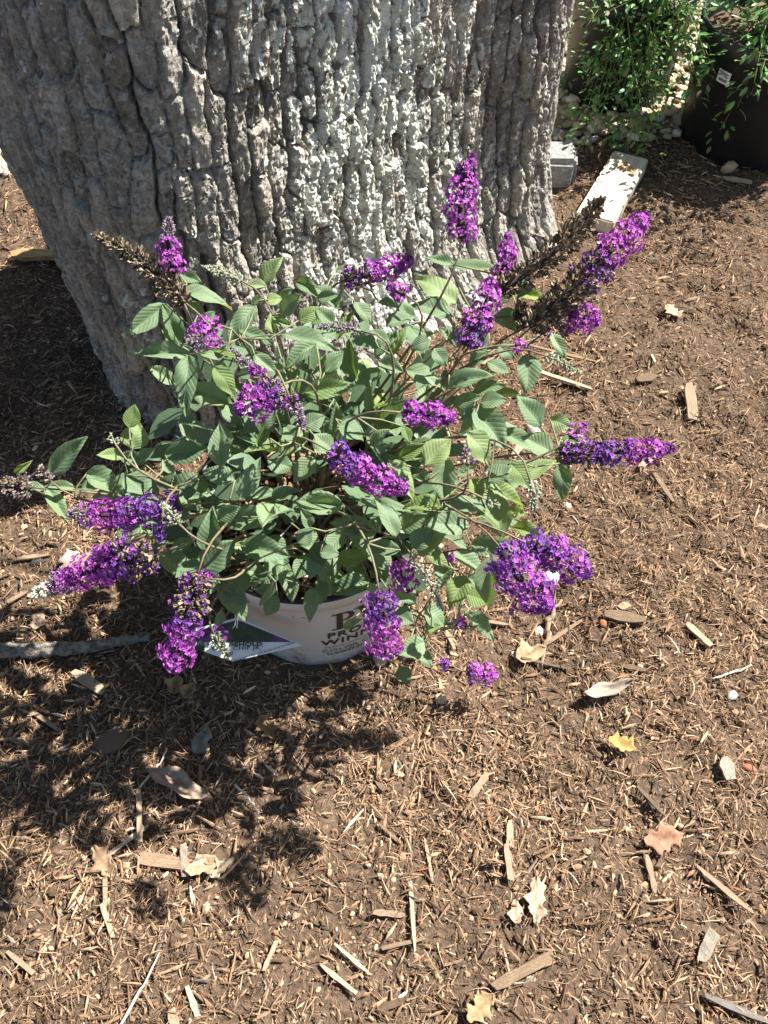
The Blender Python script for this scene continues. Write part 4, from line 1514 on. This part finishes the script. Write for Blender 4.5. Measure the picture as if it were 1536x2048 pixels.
spike((975, 1000), (1000, 1012), 9, [(0, 1, 'G')])

# ---- stems: one arching stem from the crown in the pot to each flower, twigs to the leaves
samples = []
for i, (e, back_) in enumerate(stem_ends):
    base = Vector((PX + random.gauss(0, .035), PY + random.gauss(0, .035), .185))
    L = (e - base).length
    mid1 = base + Vector((e.x - base.x, e.y - base.y, 0)) * .18 + Vector((0, 0, .30 * L))
    mid2 = e + back_ * (.22 * L) + Vector((0, 0, .02 * L))
    P = bez(base, mid1, mid2, e, 14)
    mb = MB()
    mb.tube(P, [.0028 - .0017 * q / 14 for q in range(15)], 6, (0.19, 0.165, 0.105) if i % 3 else (0.17, 0.125, 0.08))
    mb.build('stem', M_STEM, BUSH, True)
    samples += P
mb = MB()
for b in leaf_bases:
    q = min(samples, key=lambda s: (s - b).length_squared + (0.02 if s.z > b.z + .03 else 0))
    d = (q - b).length
    if d < .004:
        continue
    mid = (b + q) / 2 + Vector((random.gauss(0, .006), random.gauss(0, .006), -.05 * d))
    mb.tube([b, (b + mid) / 2 + (mid - b) * .02, mid, (mid + q) / 2, q], [.0009, .0010, .0011, .0012, .0013], 5, (0.20, 0.21, 0.12))
tw = mb.build('twigs', M_STEM, BUSH, True)
tag(tw, kind='stuff')


# ------------------------------------------------------------------ black nursery pots with green shrubs behind
def black_pot(x, y, r, hgt_, label, sticker=False):
    root = empty('black_pot', (x, y, 0))
    tag(root, label, 'pot', 'black pots behind the oak')
    V, F = lathe([(r * .86, -.01), (r * .87, .012), (r * .97, hgt_ - .05), (r * .985, hgt_ - .045), (r * 1.0, hgt_ - .03), (r * 1.015, hgt_ - .004), (r * 1.0, hgt_), (r * .97, hgt_ - .002), (r * .93, hgt_ - .06)], 56)
    V = np.array(V)
    ang = np.arctan2(V[:, 0], V[:, 1])
    rib = 1 + 0.007 * np.sign(np.sin(ang * 10)) * ((V[:, 2] > .02) & (V[:, 2] < hgt_ - .06))
    V[:, :2] *= rib[:, None]
    link('pot_wall', mesh_np('pot_wall', V, F, smooth=True), M_BLACK, root)
    k = 30
    sv = [(0, 0, hgt_ - .05)] + [(r * .95 * math.cos(2 * math.pi * j / k), r * .95 * math.sin(2 * math.pi * j / k), hgt_ - .055) for j in range(k)]
    link('potting_soil', mesh_np('potting_soil', sv, [(0, 1 + j, 1 + (j + 1) % k) for j in range(k)]), M_SOIL, root)
    return root


def shrub(name, label, root_loc, zone, nst, leaf_n, size, hue, seed, extra=()):
    """arching stems with many small leaves in pairs; zone(rnd) gives a stem's end"""
    rnd = random.Random(seed)
    root = empty(name, root_loc)
    tag(root, label, 'shrub')
    mb = MB()
    pos, nrm, col, dirs = [], [], [], []
    base = Vector(root_loc)
    ends = [zone(rnd) for _ in range(nst)] + [Vector(e) for e in extra]
    for e in ends:
        b = base + Vector((rnd.gauss(0, .03), rnd.gauss(0, .03), 0))
        L = (e - b).length
        m1 = b + Vector((0, 0, .5 * L)) + (e - b) * .15
        m2 = e + Vector(((b.x - e.x) * .55, (b.y - e.y) * .55, abs(rnd.gauss(.08, .05))))
        P = bez(b, m1, m2, e, 16)
        mb.tube(P, [.0028 - .0020 * q / 16 for q in range(17)], 5, (0.13, 0.17, 0.055))
        for q in range(leaf_n):
            t = rnd.uniform(.18, 1.0) ** .8
            f = t * 16
            i = min(15, int(f))
            p = P[i].lerp(P[i + 1], f - i)
            d = (P[i + 1] - P[i]).normalized()
            o = Vector((rnd.gauss(0, 1), rnd.gauss(0, 1), rnd.gauss(0, 1)))
            o = (o - d * o.dot(d)).normalized()
            # small side twigs
            side_len = abs(rnd.gauss(0, .028))
            pos.append(p + o * side_len + d * side_len * .5)
            dirs.append((o * .9 + d * .7 + Vector((0, 0, .1))).normalized())
            n_ = Vector((rnd.gauss(0, .45), rnd.gauss(0, .45), 1))
            nrm.append(n_)
            col.append(tuple(c * rnd.uniform(.65, 1.35) for c in hue))
    st = mb.build('stems', M_STEM, root, True)
    tag(st, kind='stuff')
    dirs, nrm = np.array([d[:] for d in dirs]), np.array([q[:] for q in nrm])
    x = np.cross(dirs, nrm)
    x /= np.linalg.norm(x, axis=1, keepdims=True)
    z = np.cross(x, dirs)
    M = np.stack([x, dirs, z], axis=2)
    sz = RNG.uniform(.6, 1.25, len(pos)) * size
    V, F, C = instance(LV, LF, np.array([p[:] for p in pos]), M, np.stack([sz * 1.05, sz, sz], 1), np.array(col))
    o = link('foliage', mesh_np('foliage', V, F, C, smooth=False), M_SHRUB)
    keep(o, root)
    tag(o, kind='stuff')
    return root


RP = black_pot(.985, 2.13, .205, .30, 'wide black nursery pot with white price sticker, in front of pale gravel')
# price sticker on the pot
def sticker_conv(th0, z0, r):
    return lambda x, y: Vector((r * math.sin(th0 + x / r), -r * math.cos(th0 + x / r), z0 + y))
def sticker(th0, z0, w, h_, r, name, mat):
    cvt = sticker_conv(th0, z0, r)
    V = [cvt(-w / 2 + w * i / 6, -h_ / 2 + h_ * j) for j in (0, 1) for i in range(7)]
    link(name, mesh_np(name, [tuple(v) for v in V], [(i, i + 1, i + 8, i + 7) for i in range(6)]), mat, RP)
sticker(R(-54), .215, .036, .030, .1990, 'price_sticker', M_TAGW)
sticker(R(-54), .208, .024, .006, .2000, 'printed_rule', M_PRINTG)
sticker(R(-54), .224, .028, .002, .2000, 'printed_rule', M_PRINTG)
black_pot(.66, 2.36, .165, .29, 'smaller black nursery pot half hidden by the oak trunk and green sprays')


def zone_right(r):
    a = r.uniform(0, 2 * math.pi)
    rad = .34 * math.sqrt(r.random())
    return Vector((1.02 + rad * math.cos(a) * 1.0, 2.08 + rad * math.sin(a) * .9, r.uniform(.27, .42)))


def zone_left(r):
    return Vector((r.uniform(.44, .80), r.uniform(1.95, 2.4), r.uniform(.05, .40)))


ex_r = [on_y(1440, 260, 1.95), on_y(1475, 215, 1.93), on_y(1500, 190, 1.93), on_y(1240, 120, 2.1), on_y(1180, 40, 2.1), on_y(1300, 190, 2.05), on_y(1520, 150, 1.9)]
shrub('green_shrub', 'airy green shrub with small leaves arching out of the pot with the price sticker', (.99, 2.13, .25), zone_right, 42, 62, .023, (0.17, 0.29, 0.10), 5, ex_r)
ex_l = [on_ground(1250, 300, .05), on_ground(1300, 290, .06), on_ground(1210, 290, .05), on_y(1160, 150, 2.1), on_y(1200, 240, 2.0), on_y(1330, 200, 2.1), on_y(1270, 260, 1.98), on_y(1170, 230, 2.02)]
shrub('green_shrub', 'dense low green shrub drooping from the smaller black pot over the sawn board', (.66, 2.34, .24), zone_left, 38, 70, .021, (0.15, 0.265, 0.085), 9, ex_l)

# ------------------------------------------------------------------ board, block, log, sticks
def box_obj(name, size, loc, rz, mat, bevel=.004, seg=2, rx=0.0, jitter=0.0, sub=0):
    import bmesh
    bm = bmesh.new()
    bmesh.ops.create_cube(bm, size=1)
    bmesh.ops.scale(bm, vec=size, verts=bm.verts[:])
    bmesh.ops.bevel(bm, geom=bm.edges[:], offset=bevel, segments=seg, affect='EDGES')
    if sub:
        bmesh.ops.subdivide_edges(bm, edges=bm.edges[:], cuts=sub, use_grid_fill=True)
    rnd = random.Random(3)
    for v in bm.verts:
        v.co += Vector((rnd.gauss(0, jitter), rnd.gauss(0, jitter), rnd.gauss(0, jitter)))
        v.co.z += size[2] / 2
    me = bpy.data.meshes.new(name)
    bm.to_mesh(me)
    bm.free()
    for p in me.polygons:
        p.use_smooth = False
    o = link(name, me, mat)
    o.location = loc
    o.rotation_euler = (rx, 0, rz)
    return o


fr, bk = on_ground(1190, 437, .04), on_ground(1263, 308, .045)
d = bk - fr
bd = box_obj('wooden_board', (.092, d.length, .040), ((fr.x + bk.x) / 2, (fr.y + bk.y) / 2, .004), math.atan2(d.y, d.x) - math.pi / 2, M_LUMBER, .0035, 2, jitter=.0006)
tag(bd, 'short pale sawn board lying on the mulch beside the concrete block', 'board')
bf = on_ground(1118, 380)
blk = box_obj('concrete_block', (.13, .10, .085), (bf.x - .025, bf.y + .05, -.006), R(-4), M_CONC, .012, 3, jitter=.0012, sub=1)
tag(blk, 'grey concrete paver block with pale worn edges peeking out behind the trunk', 'block')


def stick(name, pts, radii, mat, label, cat, knob=0.0, k=9, group=None, seed=0):
    rnd = random.Random(seed)
    P = []
    pts = [Vector(p) for p in pts]
    n = max(6, (12 if k > 11 else 5) * (len(pts) - 1))
    for i in range(n + 1):
        f = i / n * (len(pts) - 1)
        j = min(int(f), len(pts) - 2)
        P.append(pts[j].lerp(pts[j + 1], f - j) + Vector((rnd.gauss(0, knob), rnd.gauss(0, knob), rnd.gauss(0, knob * .5))))
    rr = [np.interp(i / n, np.linspace(0, 1, len(radii)), radii) * rnd.uniform(.86, 1.12) for i in range(n + 1)]
    org = P[0].copy()
    mb = MB()
    mb.tube([p - org for p in P], rr, k, (0.62, 0.56, 0.44))
    o = mb.build(name, mat, None, True)
    o.location = org
    tag(o, label, cat, group)
    return o


def gp(px, py, lift=0.0):
    p = on_ground(px, py)
    p.z = float(hgt(p.x, p.y)) + lift
    return p


stick('fallen_branch', [gp(-60, 1308, .014), gp(80, 1306, .014), gp(180, 1302, .013), gp(305, 1280, .008)], [.013, .0125, .011, .007], M_STICKB,
      'grey fallen branch lying half in shade left of the pot', 'branch', .0010, 14)
stick('dry_twig', [gp(240, 2060, .012), gp(285, 1985, .014), gp(324, 1908, .010)], [.0022, .0018, .0010], M_STEM, 'thin bleached white dry stem lying on the mulch', 'twig', .0006, 6)
stick('dry_twig', [gp(470, 1570, .012), gp(498, 1600, .016), gp(520, 1632, .010)], [.0018, .0020, .0014], M_STEM, 'short pale broken stem in the shadow of the bush', 'twig', .0008, 6)
stick('dry_twig', [gp(1420, 1362, .008), gp(1470, 1348, .009), gp(1500, 1336, .008)], [.0020, .0018, .0014], M_STEM, 'slim straight brownish stem on sunlit mulch right of the curled pale leaf', 'twig', .0006, 6)
stick('dry_twig', [gp(282, 1578, .010), gp(318, 1535, .013), gp(338, 1500, .010)], [.0016, .0018, .0012], M_STEM, 'pale forked stem at the tip of the long curled brown leaf', 'twig', .001, 6)
stick('dry_stalk', [gp(1078, 1340, .006), gp(1092, 1290, .012), gp(1098, 1240, .016), gp(1120, 1200, .008)], [.002, .004, .005, .002], M_DRYST,
      'frayed grey-brown stalk lying under the large purple flower cluster', 'stalk', .002, 8)
bp = gp(92, 526, .012)
bark_piece = bpy.data.objects.new('bark_chunk', chip_mesh(21))
bark_piece.data.materials.append(mat_chip('bark_chunk_wood', [(0.0, (0.42, 0.27, 0.13)), (1.0, (0.42, 0.27, 0.13))], .5))
COL.objects.link(bark_piece)
bark_piece.location = bp
bark_piece.scale = (.155, .026, .016)
bark_piece.rotation_euler = (0.2, 0, R(-2))
tag(bark_piece, 'long orange-tan split chunk of bark at the left foot of the trunk', 'bark chunk')
bark2 = bpy.data.objects.new('bark_chunk', chip_mesh(24))
bark2.data.materials.append(mat_chip('bark_chunk_dark', [(0.0, (0.13, 0.095, 0.07)), (1.0, (0.13, 0.095, 0.07))], .5))
COL.objects.link(bark2)
bark2.location = gp(146, 512, .018)
bark2.scale = (.11, .05, .02)
bark2.rotation_euler = (0.1, 0, R(-20))
tag(bark2, 'dark brown slab of bark leaning on the trunk behind the tan chunk', 'bark chunk')


# ------------------------------------------------------------------ fallen leaves
def outline(kind, rnd):
    pts = []
    if kind == 'oak':
        for i in range(29):
            t = i / 28
            w = .30 * math.sin(math.pi * min(1, t * .97 + .03)) ** .7 * (0.80 + .20 * math.cos(2 * math.pi * (t * 3.6 + .1)))
            pts.append((t, max(.012, w * rnd.uniform(.85, 1.1))))
    elif kind == 'lance':
        for i in range(15):
            t = i / 14
            pts.append((t, max(.008, .16 * math.sin(math.pi * t ** .85) ** .8)))
    else:
        for i in range(13):
            t = i / 12
            pts.append((t, max(.01, .33 * math.sin(math.pi * t ** .8) ** .75 * rnd.uniform(.75, 1.15))))
    return pts


def dry_leaf(px0, py0, px1, py1, kind, col, label, curl=.25, roll=.4, seed=1, lift=.006, wmul=1.0):
    rnd = random.Random(seed)
    a, b = gp(px0, py0), gp(px1, py1)
    d = b - a
    L = d.length
    o_ = outline(kind, rnd)
    V, F, C = [], [], []
    hw = 3
    for i, (t, w) in enumerate(o_):
        for j in range(-hw, hw + 1):
            s = j / hw
            y = w * s * wmul * (1 + .22 * math.sin(11 * t + seed * 1.7) * (1 if s > 0 else -1))
            z = curl * (t - .5) ** 2 + roll * abs(y) ** 1.3 * (1.2 if s > 0 else .8) + .03 * math.sin(7 * t + 3 * s + seed) + .012 * math.sin(19 * t + seed * 2 + 5 * s)
            V.append((t - .5, y, z))
            v = rnd.uniform(.85, 1.12) * (.8 if j == 0 else 1)
            C.append([c * v for c in col])
    m = 2 * hw + 1
    for i in range(len(o_) - 1):
        for j in range(m - 1):
            q = i * m + j
            F.append((q, q + 1, q + m + 1, q + m))
    me = mesh_np('dry_leaf', np.array(V) * L, F, np.array(C), smooth=True)
    o = link('dry_leaf', me, M_DRY)
    o.location = ((a.x + b.x) / 2, (a.y + b.y) / 2, max(a.z, b.z) + lift)
    o.rotation_euler = (rnd.gauss(0, .12), 0, math.atan2(d.y, d.x))
    tag(o, label, 'leaf', 'fallen leaves on the mulch')
    mod = o.modifiers.new('thickness', 'SOLIDIFY')
    mod.thickness = .0006
    return o


dry_leaf(303, 1545, 430, 1605, 'lance', (0.36, 0.27, 0.20), 'long curled grey-brown leaf lying in the bush shadow', .35, 1.4, 2, .010, .85)
dry_leaf(440, 1725, 372, 1745, 'oval', (0.42, 0.31, 0.20), 'broad tan leaf with a hole beside an upright chip', .3, .5, 3, .008)
dry_leaf(470, 1720, 425, 1760, 'oak', (0.46, 0.36, 0.24), 'crumpled light tan leaf partly under the broad tan leaf', .3, .8, 33, .006)
dry_leaf(548, 1480, 520, 1435, 'oak', (0.30, 0.185, 0.09), 'brown lobed oak leaf in the shadow below the pot', .3, .5, 4, .008, 1.3)
dry_leaf(392, 1512, 418, 1455, 'oval', (0.27, 0.25, 0.20), 'small smooth grey-green leaf in the shadow below the pot', .15, .2, 5)
dry_leaf(1160, 1405, 1260, 1378, 'lance', (0.40, 0.34, 0.275), 'curled silvery pale leaf arching over sunlit mulch', .9, 1.6, 6, .012, .8)
dry_leaf(1210, 1488, 1265, 1508, 'oak', (0.50, 0.31, 0.11), 'small golden-yellow curled leaf on sunlit mulch', .5, .8, 7, .014, 1.3)
dry_leaf(1285, 1690, 1360, 1670, 'oak', (0.36, 0.19, 0.12), 'reddish-brown crumpled leaf on sunlit mulch', .3, .4, 8, .008, 1.3)
dry_leaf(1070, 1850, 1070, 1755, 'oak', (0.42, 0.33, 0.235), 'pale torn leaf with ragged lobes, pinned under a wood scrap', .2, .4, 9, .008, .9)
dry_leaf(1030, 1850, 1030, 1800, 'oval', (0.40, 0.31, 0.22), 'small pale leaf scrap beside the torn ragged leaf', .2, .3, 10)
dry_leaf(935, 2045, 985, 1990, 'oak', (0.40, 0.28, 0.15), 'tan half-buried leaf with a folded tip', .5, .8, 11, .010, 1.2)
dry_leaf(352, 1400, 360, 1362, 'oval', (0.40, 0.27, 0.15), 'brown cupped seed husk below the drooping flower spike', .9, 1.2, 12, .012, 1.4)
dry_leaf(372, 1405, 392, 1375, 'oval', (0.36, 0.24, 0.14), 'darker brown folded husk next to the cupped husk', .8, 1.2, 13, .010, 1.4)
dry_leaf(170, 1170, 140, 1110, 'oak', (0.48, 0.34, 0.27), 'pinkish-tan leaf lying under the left flower spikes', .3, .3, 14, .01, 1.4)
dry_leaf(75, 1268, 90, 1230, 'oval', (0.36, 0.25, 0.18), 'dull brown leaf above the fallen branch', .2, .3, 15)
dry_leaf(1355, 650, 1325, 625, 'oak', (0.42, 0.33, 0.225), 'small light tan oak leaf on the mulch right of the bush', .3, .3, 16, .008, 1.4)
dry_leaf(1030, 1320, 1090, 1300, 'oval', (0.36, 0.28, 0.16), 'dull olive curled leaf under the hanging flower', .4, .6, 17)
dry_leaf(195, 1700, 230, 1760, 'oak', (0.30, 0.2, 0.12), 'dark brown leaf in the far left shadow', .3, .5, 18, .004)


# ------------------------------------------------------------------ single stones
def stone(px, py, w, h_, col, label, seed, flat=.55):
    V, F = stone_template(seed, 2)
    n = fbm(V[:, 0] * 2 + seed, V[:, 1] * 2, seed, 2)
    V = V * (0.85 + .3 * n)[:, None] / 1.0
    p = gp(px, py)
    r = w / 2 * (CAM - p).length / FPX
    me = mesh_np('stone', V, F, np.tile(np.array(col), (len(V), 1)), smooth=True)
    o = link('stone', me, M_STONE)
    o.location = (p.x, p.y, p.z + r * flat * .55)
    o.scale = (r, r * h_ / w, r * flat)
    o.rotation_euler = (0, 0, seed * .7)
    tag(o, label, 'stone', 'stones on the mulch')
    return o


stone(224, 1488, 66, 55, (0.17, 0.115, 0.085), 'smooth reddish-brown flat stone in the bush shadow', 1, .4)
stone(880, 1402, 24, 26, (0.52, 0.43, 0.28), 'pale yellow pebble on bare mulch below the pot', 2, .8)
stone(1132, 1014, 20, 16, (0.62, 0.55, 0.42), 'cream pebble on mulch between the large flower cluster and the right-hand spike', 3, .8)
stone(1102, 1160, 30, 40, (0.54, 0.51, 0.45), 'white pebble half hidden by the large flower cluster', 4, .7)
stone(1455, 345, 30, 18, (0.55, 0.40, 0.25), 'orange-tan pebble at the foot of the wide black pot', 5, .8)
stone(1080, 1260, 26, 22, (0.62, 0.58, 0.5), 'off-white pebble beside the frayed stalk', 6, .7)
stone(760, 1330, 34, 28, (0.55, 0.40, 0.26), 'tan stone touching the pot under the hanging flower', 7, .7)
stone(1028, 1308, 14, 14, (0.54, 0.51, 0.45), 'tiny white pebble near the frayed stalk', 8, .8)
stone(1280, 1335, 14, 12, (0.54, 0.51, 0.45), 'tiny cream pebble above the curled silvery leaf', 9, .8)
stone(1460, 1395, 30, 16, (0.54, 0.51, 0.45), 'chalky white stone right of the slim stem', 10, .6)
stone(1205, 1250, 20, 16, (0.40, 0.16, 0.09), 'small brick-red stone next to a pale chip', 11, .7)
stone(1065, 870, 40, 26, (0.54, 0.51, 0.45), 'white stone glinting through the leaves on the right of the bush', 12, .7)
stone(1500, 1536, 28, 18, (0.42, 0.17, 0.10), 'brick-red fragment beside a blocky chip', 13, .6)
stone(75, 1142 - 15, 30, 12, (0.07, 0.065, 0.065), 'dark charcoal stone left of the flower spikes', 14, .5)
